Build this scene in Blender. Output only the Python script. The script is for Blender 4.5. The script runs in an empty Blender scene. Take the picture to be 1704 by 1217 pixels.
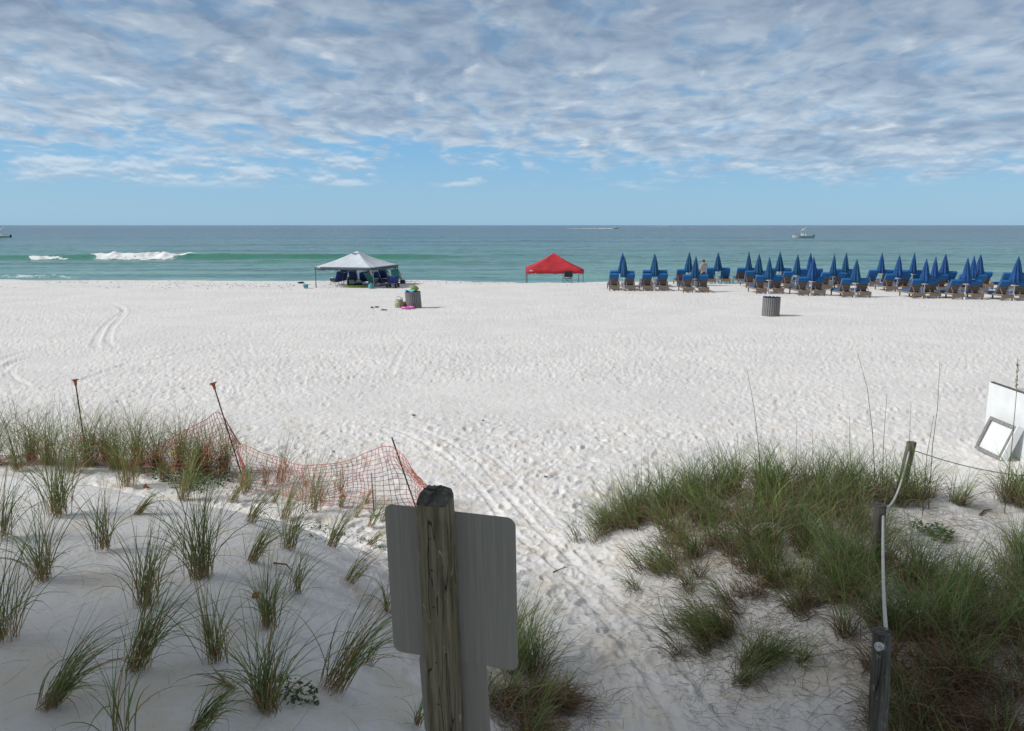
import bpy, math, random
import numpy as np
from mathutils import Vector, Matrix
random.seed(7); rng = np.random.default_rng(11)
S = bpy.context.scene
COL = S.collection
rad = math.radians

# ------------------------------------------------------------------ camera
CH = 4.0; PITCH = 10.0; F = 1325.3
cd = bpy.data.cameras.new('camera'); cam = bpy.data.objects.new('camera', cd); COL.objects.link(cam)
cam.location = (0, 0, CH); cam.rotation_euler = (rad(90-PITCH), 0, 0)
cd.sensor_width = 36; cd.lens = 28; cd.clip_start = .05; cd.clip_end = 80000
S.camera = cam
# ------------------------------------------------------------------ light
SUN_EL = 38.0; SUN_AZ = -98.0            # azimuth from +Y, clockwise positive: from the left, a little behind
sd = bpy.data.lights.new('sun', 'SUN'); sun = bpy.data.objects.new('sun', sd); COL.objects.link(sun)
sd.energy = 3.0; sd.angle = rad(12.0); sd.color = (1.0, .965, .91)
sv = Vector((math.sin(rad(SUN_AZ))*math.cos(rad(SUN_EL)), math.cos(rad(SUN_AZ))*math.cos(rad(SUN_EL)), math.sin(rad(SUN_EL))))
sun.rotation_euler = sv.to_track_quat('Z', 'Y').to_euler()
S.view_settings.view_transform = 'Standard'; S.view_settings.look = 'None'
S.view_settings.exposure = 0.15; S.view_settings.gamma = 1.0

class NT:
    """small helper for wiring nodes"""
    def __init__(s, nt): s.nt = nt; s.n = nt.nodes; s.l = nt.links
    def new(s, t, **k):
        n = s.n.new(t)
        for a, v in k.items(): setattr(n, a, v)
        return n
    def set(s, sock, v):
        if isinstance(v, bpy.types.NodeSocket): s.l.new(v, sock)
        elif v is not None: sock.default_value = v
    def math(s, op, a, b=None, c=None, clamp=False):
        n = s.new('ShaderNodeMath', operation=op); n.use_clamp = clamp
        for i, v in enumerate((a, b, c)):
            if v is not None: s.set(n.inputs[i], v)
        return n.outputs[0]
    def mapr(s, v, a, b, c=0.0, d=1.0, t='SMOOTHSTEP'):
        n = s.new('ShaderNodeMapRange', interpolation_type=t)
        s.set(n.inputs['Value'], v)
        for k, q in zip(('From Min', 'From Max', 'To Min', 'To Max'), (a, b, c, d)): s.set(n.inputs[k], q)
        return n.outputs[0]
    def noise(s, vec, scale, detail=4, rough=.5, dist=0., col=False):
        n = s.new('ShaderNodeTexNoise'); s.set(n.inputs['Vector'], vec)
        s.set(n.inputs['Scale'], scale); n.inputs['Detail'].default_value = detail
        n.inputs['Roughness'].default_value = rough; n.inputs['Distortion'].default_value = dist
        return n.outputs['Color' if col else 'Fac']
    def vmul(s, vec, m):
        n = s.new('ShaderNodeVectorMath', operation='MULTIPLY'); s.set(n.inputs[0], vec); s.set(n.inputs[1], m); return n.outputs[0]
    def vadd(s, vec, m):
        n = s.new('ShaderNodeVectorMath', operation='ADD'); s.set(n.inputs[0], vec); s.set(n.inputs[1], m); return n.outputs[0]
    def mix(s, f, a, b, bt='MIX'):
        n = s.new('ShaderNodeMix', data_type='RGBA', blend_type=bt)
        s.set(n.inputs[0], f); s.set(n.inputs[6], a if not isinstance(a, tuple) else a[:3]+(1,)); s.set(n.inputs[7], b if not isinstance(b, tuple) else b[:3]+(1,))
        return n.outputs[2]

# ------------------------------------------------------------------ sky with a broken deck of cloud
W = bpy.data.worlds.new('World'); S.world = W; W.use_nodes = True
w = NT(W.node_tree); w.n.clear()
sky = w.new('ShaderNodeTexSky', sky_type='NISHITA'); sky.sun_disc = False
sky.sun_elevation = rad(SUN_EL); sky.sun_rotation = rad(SUN_AZ); sky.altitude = 0; sky.air_density = 1.0; sky.dust_density = .6; sky.ozone_density = 2.0
tc = w.new('ShaderNodeTexCoord'); sep = w.new('ShaderNodeSeparateXYZ'); w.l.new(tc.outputs['Generated'], sep.inputs[0])
X, Y, Z = sep.outputs
zz = w.math('ADD', w.math('MAXIMUM', Z, 0.0), .15)
px_ = w.math('DIVIDE', X, zz); py_ = w.math('DIVIDE', Y, zz)
cmb = w.new('ShaderNodeCombineXYZ'); w.l.new(px_, cmb.inputs[0]); w.l.new(py_, cmb.inputs[1]); P0 = cmb.outputs[0]
warp = w.noise(P0, 1.1, 3, .5, col=True)
P1 = w.vadd(P0, w.vmul(w.vadd(warp, (-.5, -.5, -.5)), (.5, .5, 0)))
Q = w.vmul(P1, (1.0, .62, 1)); big = w.noise(w.vadd(w.vmul(P1, (.60, .50, 1)), (3.1, 7.7, 0)), 1.0, 3, .5)
n1 = w.noise(Q, 5.0, 7, .52)
n1b = w.noise(w.vadd(Q, (-.025, .06, 0)), 5.0, 7, .52)
# cellular rolls within the deck
cw = w.vadd(w.vmul(P0, (1.0, .85, 1)), w.vmul(w.vadd(w.noise(P0, 2.2, 3, .6, col=True), (-.5, -.5, -.5)), (.35, .5, 0)))
ce = w.math('MULTIPLY', w.math('SUBTRACT', w.noise(cw, 8.5, 4, .5), .5), 1.25)
edge = w.math('ADD', Z, w.math('MULTIPLY', w.math('SUBTRACT', w.noise(w.vmul(tc.outputs['Generated'], (3.2, 3.2, 9)), 1.0, 2), .5), .07))
edge = w.math('ADD', edge, w.mapr(X, -.35, .45, -.012, .022))
cov = w.mapr(edge, .048, .108, -.20, .19)
low = w.mapr(Z, .028, .055, -.28, .0)
top = w.mapr(Z, .26, .45, 0, .4)
cover = w.math('ADD', w.math('ADD', w.math('ADD', cov, low), w.math('MULTIPLY', w.math('SUBTRACT', big, .5), .30)), w.math('ADD', top, w.math('MULTIPLY', ce, .30)))
dens = w.math('ADD', n1, cover)
mask = w.mapr(dens, .38, .70)
mask = w.math('MAXIMUM', mask, w.mapr(edge, .080, .125, 0, .70))
light = w.math('MULTIPLY', w.math('SUBTRACT', n1, n1b), 2.1)
thick = w.mapr(dens, .58, .95)
br = w.math('ADD', w.math('ADD', .57, light), w.math('ADD', w.math('MULTIPLY', ce, 1.5), w.math('MULTIPLY', thick, -.40)))
dap = w.noise(w.vmul(P1, (1.0, .9, 1)), 15.0, 4, .55)
br = w.math('ADD', br, w.math('MULTIPLY', w.math('SUBTRACT', dap, .5), .55))
br = w.math('ADD', br, w.math('MULTIPLY', w.math('SUBTRACT', big, .5), -.9), clamp=True)
ccol = w.mix(br, (.245, .33, .45), (.51, .60, .69))
hl = w.math('MULTIPLY', w.mapr(w.noise(w.vadd(w.vmul(P1, (1.0, .7, 1)), (5, 2, 0)), 5.2, 5, .5), .56, .68), w.mapr(light, -.05, .25))
ccol = w.mix(w.math('MULTIPLY', hl, .55), ccol, (.76, .79, .82))
ccol = w.mix(w.mapr(Z, .28, .5), ccol, (.40, .40, .395))
skyc = w.mix(1.0, sky.outputs[0], (.1, .1, .1), 'MULTIPLY')
hz = w.mapr(Z, .0, .13)
blue = w.mix(hz, (.27, .485, .67), (.165, .41, .70))
skyc = w.mix(.85, skyc, blue)
ccol = w.mix(w.mapr(Z, .03, .11, .5, 0.), ccol, blue)
pf = w.vmul(tc.outputs['Generated'], (11, 11, 34)); pn = w.noise(pf, 1.0, 6, .55); pb = w.noise(w.vmul(tc.outputs['Generated'], (3, 3, 6)), 1.0, 1)
band = w.math('MULTIPLY', w.mapr(Z, .038, .055), w.mapr(Z, .075, .10, 1, 0))
pm = w.math('MULTIPLY', w.mapr(w.math('ADD', pn, w.math('MULTIPLY', w.math('SUBTRACT', pb, .5), .5)), .53, .66), band)
pcol = w.mix(w.mapr(w.math('SUBTRACT', pn, w.noise(w.vadd(pf, (0, 0, .12)), 1.0, 6, .55)), -.06, .08), (.36, .47, .60), (.66, .72, .78))
final = w.mix(w.math('MULTIPLY', mask, .93), skyc, ccol)
final = w.mix(w.math('MULTIPLY', pm, .62), final, pcol)
final = w.mix(w.mapr(Z, .12, .27), final, w.mix(1.0, final, (.70, .72, .76), 'MULTIPLY'))
bg = w.new('ShaderNodeBackground'); bg.inputs['Strength'].default_value = 1.0
w.l.new(final, bg.inputs['Color'])
wo = w.new('ShaderNodeOutputWorld'); w.l.new(bg.outputs[0], wo.inputs[0])

# ------------------------------------------------------------------ projection helpers: photo pixel -> place on the ground
_cp, _sp = math.cos(rad(PITCH)), math.sin(rad(PITCH))
def ray(px, py):
    cx = (px-852)/F; cy = (608.5-py)/F
    return Vector((cx, _cp+cy*_sp, -_sp+cy*_cp))
def at_z(px, py, z=0.0):
    d = ray(px, py); return Vector((0, 0, CH)) + d*((z-CH)/d.z)
def at_y(px, py, y):
    d = ray(px, py); return Vector((0, 0, CH)) + d*(y/d.y)

# ------------------------------------------------------------------ vectorised noise
def _h(ix, iy, s):
    a = (ix.astype(np.int64)*374761393 + iy.astype(np.int64)*668265263 + s*2147483647) & 0xffffffff
    a = ((a ^ (a >> 13))*1274126177) & 0xffffffff
    a = ((a ^ (a >> 16))*2246822519) & 0xffffffff
    return ((a ^ (a >> 15)) & 0xffffff)/float(0xffffff)
def vnoise(x, y, s=0):
    ix = np.floor(x); iy = np.floor(y); fx = x-ix; fy = y-iy
    fx = fx*fx*(3-2*fx); fy = fy*fy*(3-2*fy)
    a = _h(ix, iy, s); b = _h(ix+1, iy, s); c = _h(ix, iy+1, s); d = _h(ix+1, iy+1, s)
    return (a*(1-fx)+b*fx)*(1-fy)+(c*(1-fx)+d*fx)*fy
def fbm(x, y, s=0, o=4, g=.5):
    r = 0; a = 1; t = 0
    for k in range(o):
        r = r+a*(vnoise(x*2**k+k*17.3, y*2**k-k*9.1, s+k)-.5); t += a; a *= g
    return r/t*2
def sstep(v, a, b):
    t = np.clip((v-a)/(b-a), 0, 1); return t*t*(3-2*t)
def dimples(x, y, c, s, prob, a=.42, b=.2):
    ix = np.floor(x/c); iy = np.floor(y/c); out = np.zeros_like(x)
    for dx in (-1, 0, 1):
        for dy in (-1, 0, 1):
            jx = ix+dx; jy = iy+dy
            cx = (jx+_h(jx, jy, s))*c; cy = (jy+_h(jx, jy, s+1))*c
            an = _h(jx, jy, s+2)*3.1416; ca = np.cos(an); sa = np.sin(an)
            u = ((x-cx)*ca+(y-cy)*sa)/(a*c); v = (-(x-cx)*sa+(y-cy)*ca)/(b*c)
            d = u*u+v*v
            k = (_h(jx, jy, s+3) < prob)*(.5+.5*_h(jx, jy, s+4))
            out += k*(-np.exp(-d*d) + .45*np.exp(-(np.sqrt(d)-1.35)**2*5))
    return out
def poly_sd(x, y, pts):
    """signed distance, positive inside"""
    d = np.full_like(x, 1e9); ins = np.zeros(x.shape, bool); n = len(pts)
    for i in range(n):
        x0, y0 = pts[i]; x1, y1 = pts[(i+1) % n]; ex, ey = x1-x0, y1-y0
        t = np.clip(((x-x0)*ex+(y-y0)*ey)/(ex*ex+ey*ey), 0, 1)
        d = np.minimum(d, (x-x0-t*ex)**2+(y-y0-t*ey)**2)
        c = (y0 > y) != (y1 > y)
        with np.errstate(divide='ignore', invalid='ignore'):
            ins ^= c & (x < (x1-x0)*(y-y0)/((y1-y0) if y1 != y0 else 1e-9)+x0)
    d = np.sqrt(d); return np.where(ins, d, -d)
def line_d(x, y, pts):
    d = np.full_like(x, 1e9)
    for (x0, y0), (x1, y1) in zip(pts[:-1], pts[1:]):
        ex, ey = x1-x0, y1-y0
        t = np.clip(((x-x0)*ex+(y-y0)*ey)/(ex*ex+ey*ey), 0, 1)
        d = np.minimum(d, (x-x0-t*ex)**2+(y-y0-t*ey)**2)
    return np.sqrt(d)
def smooth_line(pts, n=5):
    P = [Vector((p[0], p[1], 0)) for p in pts]; P = [P[0]*2-P[1]]+P+[P[-1]*2-P[-2]]; o = []
    for i in range(1, len(P)-2):
        for k in range(n):
            t = k/n; a, b, c, d = P[i-1:i+3]
            q = .5*((2*b)+(c-a)*t+(2*a-5*b+4*c-d)*t*t+(3*b-a-3*c+d)*t**3); o.append((q.x, q.y))
    o.append((P[-2].x, P[-2].y)); return o
def gl(pix, z=0.0): return smooth_line([tuple(at_z(a, b, z)[:2]) for a, b in pix])

LEFT = [(-20, -6), (-.35, -6), (-.45, 4.5), (-.75, 6.0), (-1.35, 7.4), (-1.9, 8.3), (-3.2, 8.9), (-4.6, 9.6), (-7.5, 10.4), (-20, 11.5)]
RIGHT = [(1.0, 9.7), (1.25, 8.6), (1.45, 7.4), (1.75, 6.3), (2.0, 5.2), (2.4, 4.0), (2.6, -6), (25, -6), (25, 12), (11, 10.9), (6.0, 10.6), (2.4, 10.5)]
TRK = [(gl([(60, 505), (120, 512), (165, 505), (205, 514), (176, 540), (158, 572), (165, 578)]), .12, .022),
       (gl([(185, 505), (207, 517), (186, 545), (180, 568), (192, 577)]), .12, .022),
       (gl([(-60, 640), (0, 600), (60, 582), (160, 577)]), .14, .022), (gl([(-40, 660), (5, 612), (70, 592), (190, 580)]), .14, .022),
       (gl([(40, 640), (12, 622), (20, 603), (60, 592)]), .10, .016), (gl([(50, 642), (22, 624), (30, 606), (70, 595)]), .07, .016),
       (gl([(655, 560), (671, 575), (663, 590), (650, 622)]), .09, .014),
       (gl([(560, 690), (650, 700), (740, 745), (800, 800), (850, 870), (940, 960), (1010, 1060), (1100, 1210), (1140, 1290)], .15), .05, .016),
       (gl([(600, 680), (700, 702), (790, 750), (850, 815), (905, 880), (1000, 985), (1075, 1080), (1150, 1170), (1230, 1280)], .15), .05, .016),
       (gl([(700, 690), (780, 722), (850, 775), (920, 850), (990, 960), (1040, 1020), (1090, 1080)], .15), .045, .012),
       (gl([(0, 530), (250, 512), (560, 516), (900, 505), (1250, 522), (1704, 530)]), .16, .022), (gl([(0, 536), (250, 517), (560, 521), (900, 510), (1250, 528), (1704, 537)]), .16, .022),
       (gl([(200, 600), (420, 560), (700, 548), (1000, 552), (1400, 580)]), .14, .02), (gl([(200, 609), (420, 567), (700, 555), (1000, 559), (1400, 588)]), .14, .02),
       (gl([(120, 640), (260, 590), (420, 570), (640, 600)]), .12, .02), (gl([(60, 515), (330, 520), (560, 500), (800, 492), (1300, 505)]), .2, .015),
       (gl([(0, 560), (300, 545), (700, 528), (1100, 535), (1704, 560)]), .2, .015)]

def ground(x, y, fine=True):
    x = np.asarray(x, float); y = np.asarray(y, float); shp = x.shape
    x = x.ravel(); y = y.ravel()
    wx = x+fbm(x*.7, y*.7, 5, 2)*.25; wy = y+fbm(x*.7, y*.7, 9, 2)*.25
    near = y < 16
    L = np.zeros_like(x); R = np.zeros_like(x)
    L[near] = poly_sd(wx[near], wy[near], LEFT); R[near] = poly_sd(wx[near], wy[near], RIGHT); L[~near] = -9; R[~near] = -9
    mL = sstep(L, -1.0, 1.6); mR = sstep(R, -.55, 1.5)
    z = .42*sstep(-y, -11.5, -4.5)                     # path climbs towards the steps
    z = z + mL*(1.42-z-.03*np.clip(y-4, -3, 8)+.06*fbm(x*.5, y*.5, 21, 2)) + mR*(.84-z+.13*fbm(x*.55+4, y*.55, 31, 3))
    z = z + .05*fbm(x*.12, y*.12, 3, 3)*sstep(y, 9, 16)
    yc = 57.5 - .05*np.clip(x, -40, 60) + 2.2*fbm(x*.12, y*0, 8, 4)
    z = z + .05*np.exp(-((y-yc+2)/3.0)**2)
    z = z - np.clip((y-yc)*.14, 0, 7)
    if fine:
        open_ = (1-mL)*(1-.75*mR); far = sstep(y, 14, 40)
        m = open_*(.35+.65*sstep(fbm(x*.13, y*.22, 77, 4), -.4, .35))*(1-.45*far)*(1+.35*sstep(-y, -13, -7))
        tr = np.zeros_like(x); fl = np.zeros_like(x)
        for ln, wd, dp in TRK:
            a = np.array(ln); sel = (x > a[:, 0].min()-1) & (x < a[:, 0].max()+1) & (y > a[:, 1].min()-1) & (y < a[:, 1].max()+1)
            if not sel.any(): continue
            d = line_d(x[sel], y[sel], ln); q = d/wd
            tr[sel] += dp*(-np.exp(-q**4)+.45*np.exp(-(q-1.5)**2*4))*(.8+.3*np.sin(x[sel]*37+y[sel]*29))
            fl[sel] = np.maximum(fl[sel], np.exp(-(q*.8)**4))
        m2 = m*(1-.35*fl)
        z = z + m2*(.031-.012*far)*dimples(x, y, .36, 100, .8) + m2*.019*dimples(x, y, .21, 200, .75) + m2*.011*dimples(x, y, .12, 300, .6)
        z = z + m2*(.03-.015*far)*fbm(x*1.6, y*1.6, 40, 3) + .008*m*fbm(x*11, y*11, 50, 2)
        z = z + tr*(1-mL)
        z = z + .018*mL*fbm(x*1.3, y*1.6, 61, 3) + .0025*mL*fbm(x*14, y*14, 62, 2) + mR*.05*fbm(x*2.2, y*2.2, 66, 3)
    return z.reshape(shp)
def gz(x, y): return float(ground(np.array([x]), np.array([y]))[0])
def gp(px, py):
    """where the line of sight through a photo pixel meets the ground"""
    d = ray(px, py); t = np.concatenate([np.arange(2.5, 16, .02), np.arange(16, 70, .06)])
    xs = d.x*t; ys = d.y*t; zs = CH+d.z*t; g = ground(xs, ys, False); k = int(np.argmax(zs < g))
    return Vector((xs[k], ys[k], gz(xs[k], ys[k])))

# ------------------------------------------------------------------ materials
def mat(name, col, rough=.7, var=.12, scale=8, bump=0., bscale=None, metal=0., spec=None, stretch=(1, 1, 1), col2=None):
    m = bpy.data.materials.new(name); m.use_nodes = True; t = NT(m.node_tree)
    b = t.n['Principled BSDF']; tc = t.new('ShaderNodeTexCoord'); v = t.vmul(tc.outputs['Object'], stretch)
    n = t.noise(v, scale, 5, .6)
    c2 = col2 if col2 else tuple(c*(1-2.2*var) for c in col); c1 = col if col2 else tuple(min(1, c*(1+var)) for c in col)
    t.l.new(t.mix(t.mapr(n, .3, .7), c2, c1), b.inputs['Base Color'])
    b.inputs['Roughness'].default_value = rough; b.inputs['Metallic'].default_value = metal
    if spec is not None: b.inputs['Specular IOR Level'].default_value = spec
    if bump:
        bm_ = t.new('ShaderNodeBump'); bm_.inputs['Strength'].default_value = 1.0; bm_.inputs['Distance'].default_value = bump
        t.l.new(t.noise(v, bscale or scale*2, 5, .6), bm_.inputs['Height']); t.l.new(bm_.outputs[0], b.inputs['Normal'])
    return m

def sand_mat():
    m = bpy.data.materials.new('sand'); m.use_nodes = True; t = NT(m.node_tree); b = t.n['Principled BSDF']
    g = t.new('ShaderNodeNewGeometry').outputs['Position']
    n = t.noise(g, .35, 5, .6); n2 = t.noise(g, 1.7, 6, .65)
    s0 = t.new('ShaderNodeSeparateXYZ'); t.l.new(g, s0.inputs[0]); sy_n = s0.outputs[1]
    c = t.mix(t.mapr(n, .35, .65), (.715, .71, .71), (.775, .765, .76))
    c = t.mix(t.math('MULTIPLY', t.mapr(n2, .47, .66), t.mapr(sy_n, 9, 20, .55, .22)), c, (.66, .585, .47))
    # bits of dark weed and shell
    vo = t.new('ShaderNodeTexVoronoi'); vo.inputs['Scale'].default_value = 4.5; t.l.new(g, vo.inputs['Vector'])
    sp = t.math('MULTIPLY', t.mapr(vo.outputs['Distance'], .03, .055, 1, 0), t.math('GREATER_THAN', t.noise(g, 1.1, 2), .60))
    c = t.mix(sp, c, (.16, .12, .09))
    vo2 = t.new('ShaderNodeTexVoronoi'); vo2.inputs['Scale'].default_value = 16; t.l.new(g, vo2.inputs['Vector'])
    sp2 = t.math('MULTIPLY', t.mapr(vo2.outputs['Distance'], .05, .10, 1, 0), t.math('GREATER_THAN', t.noise(g, 2.3, 2), .57))
    c = t.mix(t.math('MULTIPLY', sp2, .6), c, (.25, .19, .14))
    # wet sand by the water
    sx = t.new('ShaderNodeSeparateXYZ'); t.l.new(g, sx.inputs[0])
    wet = t.mapr(sx.outputs[2], -.75, -.45, 1, 0)
    c = t.mix(wet, c, (.36, .31, .25))
    t.l.new(c, b.inputs['Base Color']); t.l.new(t.mapr(wet, 0, 1, .95, .3), b.inputs['Roughness']); b.inputs['Specular IOR Level'].default_value = .2
    bu = t.new('ShaderNodeBump'); bu.inputs['Strength'].default_value = .7; bu.inputs['Distance'].default_value = .02
    hgt = t.math('ADD', t.noise(g, 26, 4, .6), t.math('MULTIPLY', t.noise(g, 7, 3, .6), 1.6))
    t.l.new(hgt, bu.inputs['Height']); t.l.new(bu.outputs[0], b.inputs['Normal'])
    return m

def grid_obj(name, X, Y, Z, material, attrs={}):
    nr, nc = X.shape; me = bpy.data.meshes.new(name)
    co = np.stack([X, Y, Z], -1).reshape(-1, 3).astype(np.float32)
    i = np.arange(nr*nc).reshape(nr, nc)
    q = np.stack([i[:-1, :-1], i[:-1, 1:], i[1:, 1:], i[1:, :-1]], -1).reshape(-1, 4)
    me.vertices.add(len(co)); me.vertices.foreach_set('co', co.ravel())
    me.loops.add(q.size); me.loops.foreach_set('vertex_index', q.ravel().astype(np.int32))
    me.polygons.add(len(q)); me.polygons.foreach_set('loop_start', np.arange(0, q.size, 4, dtype=np.int32))
    try: me.polygons.foreach_set('loop_total', np.full(len(q), 4, np.int32))
    except Exception: pass
    me.polygons.foreach_set('use_smooth', np.ones(len(q), bool)); me.update(calc_edges=True)
    for k, v in attrs.items():
        a = me.attributes.new(k, 'FLOAT', 'POINT'); a.data.foreach_set('value', v.ravel().astype(np.float32))
    me.materials.append(material)
    o = bpy.data.objects.new(name, me); COL.objects.link(o); return o

# ------------------------------------------------------------------ the ground: one sheet
def rows_between(y0, y1, drop, step):
    out = [y0]; y = y0
    while y < y1:
        y += max(.006, step*(y*y+drop*drop)/(F*drop)); out.append(y)
    return out
ry = list(np.linspace(-30, 1.6, 24))+rows_between(1.9, 61, 3.6, 1.35)+list(np.linspace(61.5, 115, 50))
ry = np.array(ry)
cu = np.concatenate([-1-np.linspace(3, .03, 40)**1.3, np.linspace(-1, 1, 1240), 1+np.linspace(.03, 3, 40)**1.3])
hw = .74*np.clip(ry, 2, 200)+1.6
GX = cu[None, :]*hw[:, None]; GY = np.repeat(ry[:, None], len(cu), 1)
GZ = ground(GX, GY)
beach = grid_obj('sand_beach', GX, GY, GZ, sand_mat()); beach['kind'] = 'structure'

# ------------------------------------------------------------------ the sea
SEA = -1.0
def sea_mat():
    m = bpy.data.materials.new('sea'); m.use_nodes = True; t = NT(m.node_tree); b = t.n['Principled BSDF']
    g = t.new('ShaderNodeNewGeometry').outputs['Position']; sx = t.new('ShaderNodeSeparateXYZ'); t.l.new(g, sx.inputs[0])
    y = sx.outputs[1]
    y = t.math('ADD', y, t.math('MULTIPLY', t.math('SUBTRACT', t.noise(t.vmul(g, (.004, .02, 0)), 1.0, 4), .5), t.math('MULTIPLY', y, .5)))
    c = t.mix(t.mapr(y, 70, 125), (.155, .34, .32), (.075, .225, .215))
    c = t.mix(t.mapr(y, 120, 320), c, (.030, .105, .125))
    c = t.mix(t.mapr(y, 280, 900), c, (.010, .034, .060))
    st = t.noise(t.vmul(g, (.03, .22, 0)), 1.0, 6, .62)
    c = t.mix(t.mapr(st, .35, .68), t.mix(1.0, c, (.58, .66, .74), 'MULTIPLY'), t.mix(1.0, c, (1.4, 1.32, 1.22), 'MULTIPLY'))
    af = t.new('ShaderNodeAttribute', attribute_name='face').outputs['Fac']
    c = t.mix(t.math('MULTIPLY', af, .85), c, (.04, .235, .14))
    fo = t.new('ShaderNodeAttribute', attribute_name='foam').outputs['Fac']
    fn = t.noise(t.vmul(g, (1.2, 1.2, 1.2)), 1.3, 6, .7)
    fm = t.mapr(t.math('ADD', fo, t.math('MULTIPLY', t.math('SUBTRACT', fn, .5), 1.1)), .45, .6)
    fm = t.math('MULTIPLY', fm, t.mapr(fo, .02, .2))
    c = t.mix(fm, c, (.85, .88, .88))
    t.l.new(c, b.inputs['Base Color']); t.l.new(t.mapr(fm, 0, 1, .16, .8), b.inputs['Roughness'])
    b.inputs['IOR'].default_value = 1.33; t.l.new(t.mapr(y, 80, 450, .36, .12), b.inputs['Specular IOR Level'])
    bu = t.new('ShaderNodeBump'); bu.inputs['Strength'].default_value = 1.0; bu.inputs['Distance'].default_value = 1.0
    h1 = t.math('MULTIPLY', t.noise(t.vmul(g, (.5, 1.1, 1)), 1.6, 5, .62), .20)
    h2 = t.math('MULTIPLY', t.noise(t.vmul(g, (.10, .35, 1)), 1.0, 3, .5), .55)
    t.l.new(t.math('ADD', h1, h2), bu.inputs['Height']); t.l.new(bu.outputs[0], b.inputs['Normal'])
    return m
pyr = np.concatenate([np.linspace(474, 380, 470), np.linspace(379.8, 374.6, 60)])
sy = np.array([at_z(852, p, SEA).y if p > 374.81 else 9000 for p in pyr]); sy = np.unique(np.clip(sy, 58, 9000)); sy = np.concatenate([sy, [14000, 25000, 45000]])
su = np.concatenate([[-3, -2, -1.5, -1.2], np.linspace(-1.05, 1.05, 640), [1.2, 1.5, 2, 3]])
SX = su[None, :]*(.72*sy+12)[:, None]; SYY = np.repeat(sy[:, None], len(su), 1)
def wave(yc, x0, x1, amp, wf, wb, fade=12):
    """a swell: steep face towards the beach, gentle back; returns height and face mask"""
    e = sstep(SX, x0-fade, x0+fade)*(1-sstep(SX, x1-fade, x1+fade))
    c = yc(SX); d = SYY-c
    a = amp*e
    return a*np.where(d < 0, np.exp(-(d/wf)**2), np.exp(-(d/wb)**2)), e*np.exp(-((d+wf*.75)/(wf*.8))**2), e, d
amod = 1+.35*fbm(SX*.06, SX*0+3.3, 91, 3)
wz = np.zeros_like(SX); face = np.zeros_like(SX)
h, fmk, e1, d1 = wave(lambda x: 120+.10*(x+70)+1.5*np.sin(x*.06)+2*fbm(x*.05, x*0, 15, 3), -120, -8, .64, 1.9, 6.0, 10); wz += h*amod; face += fmk*.95
for yc, x0, x1, am, fc in ((107, -90, 8, .42, .55), (93, -70, -10, .2, .25), (112, 8, 60, .22, .25), (100, 38, 78, .3, .5), (134, -20, 100, .3, .25), (160, -100, 40, .35, .3),
                           (200, -130, 160, .4, .25), (88, -5, 35, .16, .25), (82, -60, 60, .12, .15), (250, -60, 200, .45, .2), (320, -240, 100, .5, .2)):
    sd_ = int(yc)
    h, fmk, _, _ = wave(lambda x: yc+.04*x+yc*.03*fbm(x*.03, x*0, sd_, 3), x0, x1, am, 2.4+yc*.01, 5+yc*.02, 14)
    k = .6+.5*fbm(SX*.04, SX*0+yc, sd_+5, 3); wz += h*k; face += fmk*fc*np.clip(k, 0, 1)
chop = sstep(SYY, 62, 80)*(1-sstep(SYY, 300, 700))
wz += chop*(.10*fbm(SX*.22, SYY*.55, 71, 4)+.05*fbm(SX*.7, SYY*1.3, 72, 2))
# foam: the broken part of the breaker and the swash on the left
fx = SX/SYY*F*1.0+852
f1 = sstep(fx, 150, 170)*(1-sstep(fx, 262, 335)); f2 = sstep(fx, 48, 60)*(1-sstep(fx, 112, 128))
foam = np.zeros_like(SX)
b1 = np.exp(-((d1+2.2)/2.8)**4); foam += f1*b1*(.72+.55*fbm(SX*.35, SYY*.35, 18, 3)); foam += .62*f2*np.exp(-((d1+2.6)/1.7)**2)*(1+.6*fbm(SX*.3, SYY*.3, 28, 3))
foam += .7*sstep(fx, 255, 270)*(1-sstep(fx, 315, 345))*np.exp(-((d1-.3)/.9)**2)
foam += .42*sstep(fx, 60, 200)*(1-sstep(fx, 330, 420))*np.exp(-((d1-.2)/.8)**2)
wz += foam*b1*(.15+.6*fbm(SX*.8, SYY*.8, 19, 4))
foam += .44*(1-sstep(fx, 110, 190))*np.exp(-((SYY-77.5-1.5*fbm(SX*.2, SX*0, 44, 3))/2.6)**2)
foam += .30*(1-sstep(fx, 180, 300))*np.exp(-((SYY-82-2*fbm(SX*.2, SX*0, 47, 3))/2.0)**2)
sea = grid_obj('sea', SX, SYY, SEA+wz, sea_mat(), {'face': np.clip(face, 0, 1), 'foam': np.clip(foam, 0, 1)}); sea['kind'] = 'structure'

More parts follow.
